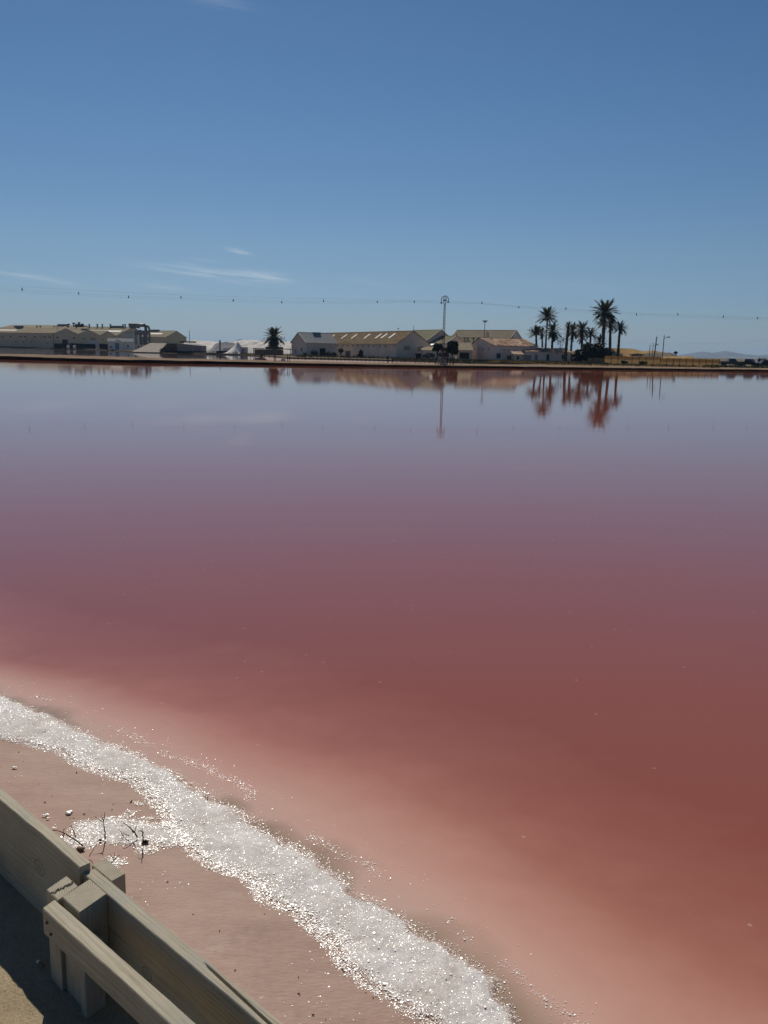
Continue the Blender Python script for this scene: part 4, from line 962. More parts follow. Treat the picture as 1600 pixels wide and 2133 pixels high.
# ------------------------------------------------------------------ bushes and trees
def leaves(b, c, rx, ry, rz, n, s, r_, hollow=.55):
    for _ in range(n):
        while True:
            v = Vector((r_.uniform(-1, 1), r_.uniform(-1, 1), r_.uniform(-1, 1)))
            if hollow < v.length < 1: break
        wob = 1 + .22 * math.sin(v.x * 7 + c[0]) * math.sin(v.z * 6 + c[1])
        p = Vector((c[0] + v.x * rx * wob, c[1] + v.y * ry * wob, c[2] + v.z * rz * wob)); q = s * r_.uniform(.6, 1.4)
        a = Vector((r_.gauss(0, 1), r_.gauss(0, 1), r_.gauss(0, 1))).normalized(); bb = a.orthogonal().normalized()
        b.add([p - a * q, p + bb * q * .5, p + a * q, p - bb * q * .5], ((0, 1, 2, 3),))
def bush(name, label, cat, lobes_px, d, mat, n=900, s=.22, trunk=None, group=None, seed=1, base=ZG, spread=1.0):
    """crown made of leaf clusters; lobes are (pixel x, pixel y, half width px, half height px)"""
    r_ = random.Random(seed); k = d / F; m0 = lobes_px[0]; f = at_y(trunk[0] if trunk else m0[0], 740, d)
    t = thing(name, label, cat, (f.x, d, base), 0, group); b = MB(); tot = sum(l[2] * l[3] for l in lobes_px)
    for (lx, ly, lw, lh) in lobes_px:
        p = at_y(lx, ly, d) - Vector((f.x, d, base)); leaves(b, (p.x, r_.uniform(-.4, .4), p.z), lw * k, max(lw, lh) * k * .8 * spread, lh * k, int(n * lw * lh / tot) + 20, s, r_, .25)
    part('crown', b, mat, t)
    st = MB(); p0 = at_y(m0[0], m0[1], d) - Vector((f.x, d, base))
    st.tube([(0, 0, -.1), (p0.x * .3, 0, p0.z * .5), (p0.x, 0, p0.z)], [.16, .11, .05], 6)
    for (lx, ly, lw, lh) in lobes_px[1:4]:
        p = at_y(lx, ly, d) - Vector((f.x, d, base)); st.tube([(p0.x * .2, 0, p0.z * .35), (p.x, 0, p.z)], [.09, .03], 5)
    part('trunk', st, M['bark'], t); return t
bush('tree', 'small dark tree left of the pylon foot with an open crown', 'tree', ((911, 724, 7, 7), (908, 719, 4, 5), (917, 721, 5, 5), (923, 727, 5, 5), (905, 727, 4, 4)), 198, M['leaf'], 1100, .24, trunk=(911,), seed=3)
bush('tree', 'denser dark tree right of the pylon foot', 'tree', ((943, 724, 10, 10), (950, 717, 5, 6), (938, 717, 6, 5), (935, 728, 7, 7), (949, 731, 6, 8), (943, 713, 4, 3)), 200, M['leaf'], 2200, .26, trunk=(942,), seed=4)
bush('shrub', 'grey leafless shrub at the foot of the pylon between the two trees', 'shrub', ((925, 738, 9, 6), (917, 741, 6, 4), (930, 742, 6, 4)), 190, M['leaf_grey'], 420, .14, seed=5)
bush('shrub', 'grey scrubby shrub in front of the low annex', 'shrub', ((893, 740, 8, 5), (884, 742, 5, 4), (902, 741, 6, 4)), 196, M['leaf_grey'], 420, .14, seed=6)
bush('large_bush', 'large rounded dark green bush under the tallest palm', 'bush', ((1235, 735, 24, 16), (1213, 739, 16, 13), (1257, 737, 17, 11), (1226, 722, 12, 8), (1245, 724, 12, 8), (1204, 742, 9, 10)), 212, M['leaf'], 8500, .30, seed=7)
bush('shrub', 'thin bare shrub standing behind the roof left of the front palm', 'shrub', ((1168, 709, 8, 9), (1163, 713, 5, 5), (1175, 706, 5, 6)), 242, M['leaf_grey'], 170, .14, seed=8)
for k, (lx, ly, lw, lh, lab) in enumerate(((634, 738, 5, 3, 'low dark shrub at the left end of the warehouse wall'), (655, 735, 8, 6, 'rounded grey shrub left of the black container'), (684, 737, 6, 5, 'dark shrub right of the black container'), (696, 738, 6, 5, 'dark low shrub between container and grey box'), (710, 730, 5, 5, 'thin grey shrub against the warehouse wall'), (752, 734, 4, 6, 'narrow upright shrub near the middle of the warehouse wall'), (751, 740, 7, 3, 'low dark shrub under the narrow upright one'))):
    bush('shrub', lab, 'shrub', ((lx, ly, lw, lh), (lx - lw * .5, ly + 1, lw * .6, lh * .7), (lx + lw * .5, ly + 1, lw * .6, lh * .6)), 214 + (18 if lx < 700 else 0), M['leaf_grey'] if k in (1, 4) else M['leaf'], 260, .18, group='shrubs along the warehouse', seed=20 + k)
# container and box by the warehouse wall
def crate(label, px0, px1, pyt, d, mat, cat='container', name='container'):
    a, b = at_y(px0, 742, d), at_y(px1, 742, d); tz = at_y(px0, pyt, d).z - ZG; wd = b.x - a.x
    t = thing(name, label, cat, (a.x, d, ZG), R(3)); part('body', MB().box(0, wd, 0, 2.2, .15, tz - .08), mat, t)
    part('lid', MB().box(-.08, wd + .08, -.08, 2.28, tz - .08, tz + .03), mat, t)
    for s in (.15, wd / 2, wd - .15): part('rib', MB().box(s - .05, s + .05, -.06, 0, .15, tz - .08), mat, t)
    part('skid', MB().box(.05, wd - .05, .1, 2.1, 0, .15), M['black'], t)
crate('black upright container by the left end of the warehouse', 666, 678, 725.5, 224, M['black']); crate('grey box skip against the warehouse wall', 719.5, 730, 731, 210, M['duct'], 'skip', 'skip')
crate('low dark skip at the far end of the warehouse gable', 866, 877, 736, 205, M['black'], 'skip', 'skip')

# ground cover along the far shore
gc = MB(); r_ = random.Random(5)
def scatter(px0, px1, d0, d1, n, s, h, b):
    for _ in range(n):
        px_ = r_.uniform(px0, px1); d = r_.uniform(d0, d1); p = at_y(px_, 745, d); k = r_.uniform(.5, 1.3)
        for _ in range(9):
            a = r_.uniform(0, 6.28); l_ = s * k * r_.uniform(.4, 1); q = Vector((p.x + r_.gauss(0, s * .5), d + r_.gauss(0, s * .5), ZG))
            tip = q + Vector((math.cos(a) * l_, math.sin(a) * l_, h * k * r_.uniform(.4, 1))); sd_ = Vector((-math.sin(a), math.cos(a), 0)) * l_ * .35
            b.add([q - sd_, q + sd_, tip], ((0, 1, 2),))
scatter(820, 1270, 176, 196, 620, .5, .55, gc); scatter(1000, 1500, 168, 180, 330, .45, .4, gc); scatter(620, 830, 205, 226, 120, .5, .5, gc); scatter(1480, 1680, 172, 186, 160, .6, .5, gc)
structure(link('scrub_cover', gc.mesh('scrub_cover'), M['scrub']), 'stuff')
gd = MB(); scatter(1030, 1200, 172, 184, 420, .55, .4, gd); scatter(1140, 1500, 158, 168, 160, .4, .25, gd)
structure(link('dry_grass', gd.mesh('dry_grass'), M['dry_grass']), 'stuff')
# pale kerbs / low walls
def lowwall(label, px0, d0, px1, d1, h, mat, name='low_wall', cat='low wall', th=.35, base=ZG):
    a, b = at_y(px0, 750, d0), at_y(px1, 750, d1); v = Vector((b.x - a.x, d1 - d0, 0)); n_ = max(1, round(v.length / 5)); t = thing(name, label, cat, (a.x, d0, base - .1), math.atan2(v.y, v.x))
    for k in range(n_): part('block', MB().box(k * v.length / n_ + .015, (k + 1) * v.length / n_ - .015, 0, th, 0, h + .1 + random.uniform(-.02, .02)), mat, t)
    return t
lowwall('long pale low wall running in front of the pink house', 937, 205, 1200, 214, .32, M['kerb'])
lowwall('short pale wall left of the reed fence under the dark bush', 1180, 196, 1225, 199, .40, M['kerb'])
lowwall('pale broken kerb at the far right by the parked vehicles', 1520, 176, 1680, 186, .25, M['concrete'], 'kerb', 'kerb')

# ------------------------------------------------------------------ reed fences and earth mounds on the right
def reedfence(label, px0, px1, d0, d1, top, low, n, colr, colr2=None):
    a, b = at_y(px0, 750, d0), at_y(px1, 750, d1); v = Vector((b.x - a.x, d1 - d0, 0)); t = thing('reed_fence', label, 'reed fence', (a.x, d0, ZG), math.atan2(v.y, v.x), 'reed fences'); st = v.length / n
    for k in range(n):
        hh_ = top + random.uniform(-.05, .05)
        if colr2:
            part('upper_screen', MB().box(k * st + .05, (k + 1) * st - .05, .02, .08, low, hh_), colr, t); part('lower_screen', MB().box(k * st + .05, (k + 1) * st - .05, .0, .05, 0, low - .03), colr2, t)
        else: part('screen', MB().box(k * st + .05, (k + 1) * st - .05, .02, .08, 0, hh_), colr, t)
    for k in range(n + 1): part('post', MB().tube([(k * st, 0, -.2), (k * st, 0, top + .12)], .05, 6), M['bark'], t)
reedfence('dark brown reed fence panel right of the dark bush', 1224, 1259, 196, 196, 1.25, 0, 3, M['mud_wall'])
reedfence('middle reed fence with pale lower screens in front of the tan mound', 1259, 1376, 192, 190, 1.75, 1.1, 8, M['reed'], M['reed_light'])
reedfence('right hand reed fence with a dark top band ending by the parked vehicles', 1376, 1499, 186, 184, 1.5, .75, 9, M['reed'], M['reed_light'])
heap('earth_mound', 'long tan earth mound with a flat top right of the dark bush', 'mound', 1190, 1400, 236, 9, ((1190, 735), (1215, 724), (1260, 723), (1318, 724), (1330, 727.5), (1360, 729), (1385, 732), (1400, 738)), M['earth'], 31, .3, 90, 14)
heap('earth_mound', 'grey brown spoil mound behind the reed fences', 'mound', 1310, 1420, 215, 7, ((1310, 742), (1325, 737), (1345, 733), (1365, 732), (1395, 732.5), (1405, 737), (1420, 744)), M['earth_grey'], 37, .4, 60, 14)
heap('earth_mound', 'low tan mound sloping down at its right end behind the right hand reed fence', 'mound', 1375, 1462, 203, 6, ((1375, 744), (1385, 740.5), (1400, 740), (1436, 740), (1446, 745), (1462, 752)), M['earth'], 41, .25, 50, 12)
for k, (lx, ly, lw, lh, d, lab) in enumerate(((1301, 754, 7, 4, 188, 'dark low shrub before the middle reed fence'), (1340, 756, 9, 4, 186, 'olive low shrub before the right part of the middle reed fence'), (1328, 739, 16, 2.5, 206, 'dark scrub on the flank of the tan mound'), (1470, 764, 7, 3, 176, 'olive shrub before the right hand reed fence'), (1408, 734.5, 3.5, 2.2, 215, 'small shrub on the skyline right of the grey mound'), (1570, 757, 5, 5, 196, 'round dark shrub left of the car at the right edge'), (1592, 752, 8, 7, 200, 'dark bushy shrub behind the car at the right edge'), (1583, 750, 4, 4, 202, 'small dark shrub behind the car roof'))):
    bush('shrub', lab, 'shrub', ((lx, ly, lw, lh), (lx - lw * .5, ly + .6, lw * .55, lh * .7), (lx + lw * .5, ly + .4, lw * .55, lh * .6)), d, M['leaf'] if k in (0, 2, 5, 6, 7) else M['leaf_grey'] if k == 4 else M['scrub'], 300, .17, group='shrubs at the right', seed=40 + k, base=2.75 if k == 4 else ZG)

# vehicles at the far right
def pickup(label, px0, d, yaw, group='parked pickups'):
    a = at_y(px0, 755, d); t = thing('pickup_truck', label, 'pickup', (a.x, d, ZG), yaw, group)
    part('body', MB().add([(0, 0, .5), (4.7, 0, .5), (4.7, 0, .95), (3.5, 0, 1.05), (0, 0, 1.05), (0, 1.7, .5), (4.7, 1.7, .5), (4.7, 1.7, .95), (3.5, 1.7, 1.05), (0, 1.7, 1.05)],
         ((0, 1, 2, 3, 4), (9, 8, 7, 6, 5), (0, 5, 6, 1), (1, 6, 7, 2), (2, 7, 8, 3), (3, 8, 9, 4), (4, 9, 5, 0))), M['paint_dark'], t)
    part('cab', MB().add([(1.7, .1, 1.05), (3.6, .1, 1.05), (3.05, .2, 1.72), (1.85, .2, 1.72), (1.7, 1.6, 1.05), (3.6, 1.6, 1.05), (3.05, 1.5, 1.72), (1.85, 1.5, 1.72)], ((0, 1, 2, 3), (7, 6, 5, 4), (0, 4, 5, 1), (1, 5, 6, 2), (2, 6, 7, 3), (3, 7, 4, 0))), M['paint_dark'], t)
    for (x0, x1) in ((1.92, 2.4), (2.5, 3.1)): part('window', MB().add([(x0, .085, 1.12), (x1 + .1, .085, 1.12), (x1 - .1, .165, 1.62), (x0 + .05, .165, 1.62), (x0, .13, 1.12), (x1 + .1, .13, 1.12), (x1 - .1, .2, 1.62), (x0 + .05, .2, 1.62)], ((0, 1, 2, 3), (7, 6, 5, 4), (0, 4, 5, 1), (1, 5, 6, 2), (2, 6, 7, 3), (3, 7, 4, 0))), M['glass'], t)
    part('bed_rail', MB().box(0, 1.6, -.03, .05, 1.05, 1.15).box(0, 1.6, 1.65, 1.73, 1.05, 1.15), M['steel'], t)
    for xw_ in (.9, 3.8):
        for yw_ in (-.02, 1.5):
            wh = part('wheel', MB().tube([(xw_, yw_, .36), (xw_, yw_ + .22, .36)], .36, 14), M['black'], t); part('hub', MB().tube([(xw_, yw_ - .02, .36), (xw_, yw_ + .24, .36)], .17, 10), M['steel'], wh)
    part('headlight', MB().box(4.66, 4.72, .1, .45, .72, .88), M['sheet'], t); part('headlight', MB().box(4.66, 4.72, 1.25, 1.6, .72, .88), M['sheet'], t)
pickup('dark pickup truck seen side on right of the reed fence', 1502, 190, R(-4))
pickup('second dark pickup truck parked at an angle behind a gap', 1534, 194, R(-48))
a = at_y(1581, 758, 190); t = thing('parked_car', 'dark blue grey car cut by the right edge of the view', 'car', (a.x, 190, ZG), R(4))
part('body', MB().prism([(0, .3), (1.7, .3), (1.75, .85), (-.05, .85)], 0, 4.3), M['paint_dark'], t)
part('cabin', MB().add([(.5, .05, .85), (3.7, .05, .85), (2.9, .25, 1.5), (1.2, .25, 1.5), (.5, 1.65, .85), (3.7, 1.65, .85), (2.9, 1.45, 1.5), (1.2, 1.45, 1.5)], ((0, 1, 2, 3), (7, 6, 5, 4), (0, 4, 5, 1), (1, 5, 6, 2), (2, 6, 7, 3), (3, 7, 4, 0))), M['glass'], t)
part('roof', MB().box(1.25, 2.85, .25, 1.45, 1.5, 1.55), M['paint_dark'], t)
for xw_ in (.8, 3.4):
    for yw_ in (-.02, 1.5):
        wh = part('wheel', MB().tube([(xw_, yw_, .32), (xw_, yw_ + .22, .32)], .32, 14), M['black'], t); part('hub', MB().tube([(xw_, yw_ - .02, .32), (xw_, yw_ + .24, .32)], .16, 10), M['steel'], wh)

# ------------------------------------------------------------------ poles on the right, lamp, aerials
def pole(label, px0, py0, py1, d, r=.09, lean=0.0, lamp=None, name='utility_pole', cat='pole', group=None, mat='pole', base=ZG):
    a = at_y(px0, py0, d); z1 = at_y(px0, py1, d).z - base; t = thing(name, label, cat, (a.x, d, base), 0, group)
    part('shaft', MB().tube([(0, 0, -.2), (lean, 0, z1)], [r, r * .75], 7), M[mat], t)
    if lamp == 'arm': part('lamp_head', MB().tube([(lean, 0, z1 - .7), (lean + .7, 0, z1 - .45)], .05, 6).box(lean + .6, lean + 1.2, -.15, .15, z1 - .5, z1 - .28), M['steel'], t)
    if lamp == 'top': part('lamp_head', MB().box(lean - .62, lean + .62, -.2, .2, z1 - .12, z1 + .12).box(lean - .35, lean + .35, -.2, .2, z1 - .35, z1 - .12), M['steel'], t)
    return t
GP = 'poles behind the reed fences'
pole('thick slightly leaning pole, tall one on the left of the four', 1362.5, 735, 701, 196, .15, .35, group=GP)
pole('tall straight pole with a small lamp arm, rightmost of the four', 1379.8, 745, 698, 190, .11, .05, 'arm', group=GP)
pole('short pole with a lamp, leftmost of the four', 1353, 732, 717.5, 205, .09, .05, None, group=GP)
pole('thin pole with a curved lamp arm between the short and the thick pole', 1359.5, 732, 714, 202, .07, 0, 'arm', group=GP)
pole('tall floodlight mast rising behind the pink gable', 1008, 720, 668.5, 232, .11, .05, 'top', 'floodlight_mast', 'floodlight')
t = pole('thin aerial with a round head on the warehouse ridge near its right end', 829.5, 690, 683, 218, .035, 0, None, 'roof_aerial', 'aerial', 'roof aerials', base=6.9); part('head', MB().ball((0, 0, .85), .17, 8, 6), M['pole'], t)
pole('pointed lightning rod at the right end of the warehouse ridge', 861.5, 690, 678, 207, .06, .02, None, 'roof_aerial', 'aerial', 'roof aerials', base=7.15)
pole('short rod on the gable of the greenish shed behind the pylon', 920, 690, 683.5, 246, .06, 0, None, 'roof_aerial', 'aerial', 'roof aerials', base=8.1)

# ------------------------------------------------------------------ pylon, cables, bird markers
PD = 133.0
pb = at_y(922.5, 760, PD); pt = at_y(931, 618, PD)
t = thing('power_pylon', 'tall slim pylon with a horseshoe top carrying the cables over the pool', 'pylon', (pb.x, PD, .5))
hz_ = pt.z - .5; k = PD / F
zf = at_y(931, 632, PD).z - .5
sh_ = MB()
for (sx, sy) in ((-1, -1), (1, -1), (1, 1), (-1, 1)): sh_.tube([(sx * .17, sy * .17, -.2), (sx * .085, sy * .085, zf)], .042, 5)
n_ = 16
for q in range(n_):
    z0, z1 = zf * q / n_, zf * (q + 1) / n_; w0, w1 = .17 - .085 * q / n_, .17 - .085 * (q + 1) / n_
    for (ax_, s) in ((0, -1), (0, 1), (1, -1), (1, 1)):
        f = -1 if q % 2 else 1
        p0 = (f * w0, s * w0, z0) if ax_ == 0 else (s * w0, f * w0, z0); p1 = (-f * w1, s * w1, z1) if ax_ == 0 else (s * w1, -f * w1, z1)
        sh_.tube([p0, p1], .022, 4, False)
part('lattice_shaft', sh_, M['rust'], t)
arch = []
for q in np.linspace(0, 1, 17):
    g = math.pi * (1.08 - 1.16 * q); arch.append((.54 * math.cos(g), 0, hz_ - .42 + .54 * math.sin(g)))
part('horseshoe_arch', MB().tube(arch, .05, 6).tube([(-.54, 0, hz_ - .55), (-.50, 0, hz_ - .75)], .04, 6).tube([(.54, 0, hz_ - .55), (.50, 0, hz_ - .75)], .04, 6), M['pole'], t)
for s in (-1, 1): part('brace', MB().tube([(s * .10, 0, zf - .1), (s * .24, 0, zf + .55), (s * .10, 0, hz_ + .1)], .05, 6), M['pole'], t)
INS = ((-.52, hz_ - 1.0), (.0, hz_ - .60), (.50, hz_ - .85))
for (ix_, iz_) in INS: part('insulator', MB().tube([(ix_, 0, iz_ + .45), (ix_, 0, iz_ + .2), (ix_, 0, iz_ + .19), (ix_, 0, iz_)], [.03, .03, .12, .13], 8).tube([(ix_ - .01, 0, iz_ - .0), (ix_, 0, iz_ - .06)], .05, 6), M['black'], t)
part('crossbar', MB().tube([(-.16, 0, zf + .35), (.16, 0, zf + .35)], .03, 5), M['pole'], t)
part('footing', MB().box(-.5, .5, -.5, .5, -.4, .12), M['concrete'], t)
CL, CR = [(-30, 601), (46, 603.5), (164, 611), (268, 616), (377, 620.5), (486, 624.5), (587, 627), (674, 628), (786, 628.5), (863, 627.5), (928, 626.5)], [(934, 625), (1004, 632), (1081, 639), (1179, 645), (1326, 654), (1412, 657.5), (1507, 661), (1578, 663.5), (1660, 666)]
for k, (ix_, iz_) in enumerate(INS):
    for side, C_ in (('left', CL), ('right', CR)):
        base_ = Vector((pb.x + ix_, PD, .5 + iz_)); pts_ = []
        ref = at_y(*(C_[-1] if side == 'left' else C_[0]), PD)
        for (a, b) in C_:
            dd = PD - (abs(a - 930) / 1000) * (14 if side == 'left' else -6); p = at_y(a, b, dd); f = min(1, abs(a - 930) / 250)
            off = ((-.28, .42, 0)[k] if side == 'left' else (-.18, .16, .0)[k]) * f
            p = p + Vector((0, 0, off)) ; q = min(1, abs(a - 930) / 60); base_q = base_ + Vector((p.x - ref.x, p.y - PD, p.z - ref.z)); pts_.append(base_q.lerp(p, q))
        pts_ = ([base_] + pts_ if side == 'right' else pts_ + [base_])
        tag(link('power_cable', MB().tube(pts_, .0055, 5).mesh('power_cable'), M['wire']), ('lower', 'upper', 'middle')[k] + ' thin power cable running ' + side + ' from the pylon', 'cable', 'power cables')
mk = [(46, 603.5), (164, 611.5), (268, 619.3), (377, 619.8), (486, 626), (587, 630), (674, 627), (786, 629), (863, 629.3), (1004, 631), (1081, 640.5), (1179, 643), (1326, 655.5), (1412, 655), (1507, 660), (1578, 663)]
wds = ['farthest left', 'second from the left edge', 'third from the left edge', 'fourth from the left edge', 'above the grey heap', 'above the lone palm', 'above the left end of the warehouse', 'above the middle of the warehouse', 'nearest left of the pylon', 'nearest right of the pylon', 'second right of the pylon', 'between the tall palms', 'first right of the palms', 'above the right hand reed fence', 'above the dark pickup', 'at the right edge']
for (a, b), wd_ in zip(mk, wds):
    dd = PD - (abs(a - 930) / 1000) * (14 if a < 930 else -6); p = at_y(a, b, dd); sc_ = 1.25 if a == 46 else 1
    t = thing('bird_marker', 'small dark bird marker on the cable, ' + wd_, 'bird marker', tuple(p), 0, 'bird markers on the power cables')
    part('plate', MB().ball((0, 0, 0), .088, 8, 6, (.9, .6, 1.6 * sc_)), M['black'], t); part('clip', MB().box(-.04, .04, -.04, .04, .11, .22 * sc_), M['black'], t)
# far thin line at the right
fpts = [at_y(a, b, 420) for a, b in ((1280, 713.5), (1400, 716), (1480, 716), (1560, 711.5), (1650, 703))]
tag(link('power_cable', MB().tube(fpts, .014, 5).mesh('power_cable'), M['wire']), 'faint far cable low over the mountains at the right', 'cable', 'far power cables')

# ------------------------------------------------------------------ sluice frame, gate, wire fence
a, b = at_y(902, 758, 137), at_y(945, 758, 137); wd = b.x - a.x
t = thing('sluice_gate', 'small wooden sluice with a pale top beam on six posts, below the pylon', 'sluice gate', (a.x, 135.2, .42))
part('beam', MB().box(.2, wd - .1, -.15, .15, 1.02, 1.14), M['kerb'], t)
for s, m_ in ((.35, 'bark'), (.75, 'kerb'), (1.5, 'kerb'), (2.1, 'black'), (2.55, 'bark'), (3.0, 'bark')): part('post', MB().box(s - .08, s + .08, -.1, .1, -.5, 1.02), M[m_], t)
part('gate_board', MB().box(1.0, 1.9, -.05, .05, -.4, .75), M['concrete'], t)
a, b = at_y(573, 752, 128), at_y(604, 752, 128); wd = b.x - a.x
t = thing('sluice_gate', 'dark framed sluice gate over a white board, below the lone palm', 'sluice gate', (a.x, 127.0, .45))
for s in (0, .22, wd - .25, wd): part('post', MB().box(s - .045, s + .045, -.05, .05, -.3, 1.05), M['black'], t)
part('rail', MB().box(.22, wd - .25, -.03, .03, .92, .99), M['black'], t); part('cap', MB().box(-.1, .3, -.06, .06, 1.05, 1.13).box(wd - .33, wd + .1, -.06, .06, 1.05, 1.13), M['kerb'], t)
part('sluice_board', MB().slab([(.45, -.5, .1), (1.1, -.5, .35), (1.2, -.3, .42), (.5, -.3, .2)], .07).slab([(1.0, -.55, .12), (1.75, -.55, .12), (1.6, -.3, .40), (1.1, -.3, .42)], .07), M['white'], t)
for nm, (pa, da, pb_, db, n_, lab) in dict(a=(430, 236, 572, 196, 16, 'thin wire fence left of the sluice gate'), b=(606, 190, 905, 163, 34, 'long thin wire fence across the pink salt pan')).items():
    A, B = at_y(pa, 745, da), at_y(pb_, 750, db); t = thing('wire_fence', lab, 'wire fence', (A.x, da, .05), 0, 'wire fences')
    b = MB()
    for hgt_ in (.35, .75, 1.05): b.tube([(0, 0, hgt_), (B.x - A.x, db - da, hgt_)], .022, 4)
    part('wire', b, M['rust'], t)
    pm = MB().box(-.045, .045, -.045, .045, -.1, 1.15).mesh('post'); pm.materials.append(M['rust'])
    for q in range(n_ + 1):
        o = bpy.data.objects.new('post', pm); COL.objects.link(o); o.parent = t; o.location = ((B.x - A.x) * q / n_, (db - da) * q / n_, 0)
    if nm == 'b':
        for f in (.115, .71): part('strut_post', MB().box(-.10, .10, -.1, .1, 0, 1.3), M['black'], t).location = ((B.x - A.x) * f, (db - da) * f, 0)
o = tag(part('marker_post', MB().tube([(0, 0, -.2), (0, 0, 1.0)], .07, 6).ball((0, 0, 1.0), .13, 6, 5), M['black'], None), 'single dark post on the salt pan before the warehouse corner', 'post'); p = at_y(817.5, 756, 152); o.location = (p.x, 152, .05)

# ------------------------------------------------------------------ mountains
def ridge(name, prof_px, d, dep, seed, ext=60):
    xs = np.array([at_y(a, b_, d).x for a, b_ in prof_px]); zs = np.array([at_y(a, b_, d).z for a, b_ in prof_px])
    X = np.linspace(xs[0], xs[-1], 120); Z = np.interp(X, xs, zs) + (fbm(X / 60, X * 0, seed, 4) - .5) * 10
    V = np.concatenate([np.stack([X, np.full_like(X, d + o_), np.maximum(Z, 0) * f - (2 if f == 0 else 0)], 1) for o_, f in ((-dep, 0), (-dep * .5, .45), (0, 1), (dep, 0))])
    n = len(X); i = (np.arange(n - 1)[None, :] + np.arange(3)[:, None] * n).ravel()
    structure(link(name, np_mesh(name, V, np.stack([i, i + 1, i + n + 1, i + n], 1)), M['rockblue']))
ridge('mountains', ((1395, 748), (1430, 744), (1450, 738), (1458, 733.5), (1466, 732), (1474, 736), (1480, 740), (1488, 736), (1500, 732), (1512, 731), (1522, 734), (1532, 738.5), (1545, 740), (1558, 738.5), (1580, 740), (1610, 738), (1660, 741), (1760, 744), (1850, 752)), 7000, 900, 51)
ridge('mountains', ((478, 724), (492, 709), (500, 705.5), (508, 708), (520, 724)), 6800, 500, 53)

# ------------------------------------------------------------------ the timber fence on the near bank
fl = thing('timber_fence', 'low weathered timber fence of thick planks on the near bank', 'fence', (F0.x, F0.y, ZP), math.atan2(U.y, U.x))
# local axes: x along the fence (to the right), y away from the camera, z up; top face of planks at hT
hT = ZT - ZP
def plank(name, x0, x1, y0, y1, z0, z1, seed, split=None, nx=None, wav=.0022, mat='wood', parent=fl, skew=0.0, tilt=0.0, crack=None):
    """solid board with slightly uneven, eased edges; split = (x start, x end, y, depth) opens a drying crack in its top"""
    nx = nx or max(8, int((x1 - x0) / .012)); X = np.linspace(x0, x1, nx)
    ring = []
    e = .0022
    ys = [y0, y0 + e] + list(np.linspace(y0 + e, y1 - e, 25 if split else 9)[1:-1]) + [y1 - e, y1]
    prof = [(y0, z0), (y0, (z0 * 2 + z1) / 3), (y0, (z0 + z1 * 2) / 3), (y0, z1 - e)] + [(y_, z1) for y_ in ys[1:-1]] + [(y1, z1 - e), (y1, (z0 + z1) / 2), (y1, z0)]
    V = []
    for (y_, z_) in prof:
        qy = (y_ - y0) / (y1 - y0); wy = ((fbm(X * 9, X * 0 + 1.3, seed, 4) - .5) * (1 - qy) + (fbm(X * 9, X * 0 + 8.7, seed + 3, 4) - .5) * qy) * 2 * wav; wz = (fbm(X * 7, X * 0 + y_ * 6 + 5, seed + 9, 4) - .5) * 1.6 * wav
        zz = np.full(nx, z_) + (wz if z_ > z0 else 0); yy = np.full(nx, y_) + (wy if y_ in (y0, y1) or True else 0)
        if split and abs(z_ - z1) < 1e-6:
            sy = np.interp(X, [split[0], split[1]], [split[2], split[3]]); wgt_ = np.exp(-((y_ - sy) / .0021) ** 2) * np.clip((X - split[0]) / .05, 0, 1) * np.clip((split[1] - X) / .05, 0, 1)
            zz = zz - wgt_ * split[4]
        if crack and abs(z_ - z1) < 1e-6: zz = zz - .012 * np.exp(-((X - crack[0] - .25 * (y_ - crack[1]) - .003 * math.sin(y_ * 300)) / crack[2] * 2.2) ** 2)
        V.append(np.stack([X + skew * (y_ - y0), yy + tilt * X, zz], 1))
    V = np.concatenate(V); m_ = len(prof); i = (np.arange(nx - 1)[None, :] + np.arange(m_ - 1)[:, None] * nx).ravel()
    q = [tuple(r) for r in np.stack([i, i + nx, i + nx + 1, i + 1], 1)]
    q = [tuple(reversed(f)) for f in q]
    j = np.arange(nx - 1) + (m_ - 1) * nx; q += [(int(a + 1), int(a), int(a - (m_ - 1) * nx), int(a - (m_ - 1) * nx + 1)) for a in j]
    q += [tuple(int(k * nx) for k in range(m_)), tuple(int(k * nx + nx - 1) for k in reversed(range(m_)))]
    me = bpy.data.meshes.new(name); me.from_pydata([tuple(v) for v in V], [], [tuple(int(a) for a in f) for f in q]); me.update()
    import bmesh
    bm = bmesh.new(); bm.from_mesh(me); bmesh.ops.recalc_face_normals(bm, faces=bm.faces); bm.to_mesh(me); bm.free()
    return link(name, me, M[mat], parent)
def post(x0, x1, y0, y1, z1, seed, name='post', skew=0.0, crack=None):
    o = plank(name, x0, x1, y0, y1, -.35, z1, seed, nx=max(14, int((x1 - x0) / .004)), wav=.0012, mat='wood_up', skew=skew, crack=crack); o.data.materials.append(M['endgrain'])
    mi = [1 if abs(p.normal.z) > .7 and p.center.z > z1 - .02 else 0 for p in o.data.polygons]; o.data.polygons.foreach_set('material_index', mi); return o
def L2(px, py):                                 # photo pixel on the fence-top plane -> local x, y
    p = at_z(px, py, ZT) - F0; return p.dot(U), -p.dot(N)
def L3(px, py, z):
    p = at_z(px, py, z) - F0; return p.dot(U), -p.dot(N)
XL_END = L3(179, 1800, ZT + .018)[0]; YL1 = (L3(190, 1795, ZT + .018)[1] + L3(0, 1640, ZT + .018)[1]) / 2; YL0 = (L3(168, 1805, ZT + .018)[1] + L3(0, 1668, ZT + .018)[1]) / 2
plank('plank', -2.55, XL_END, YL0, YL1, .02, hT + .018, 3, wav=.0035)
plank('plank', -.096, 2.5, -.032, .002, .02, hT - .003, 4, split=(.40, .80, -.008, -.024, .018))
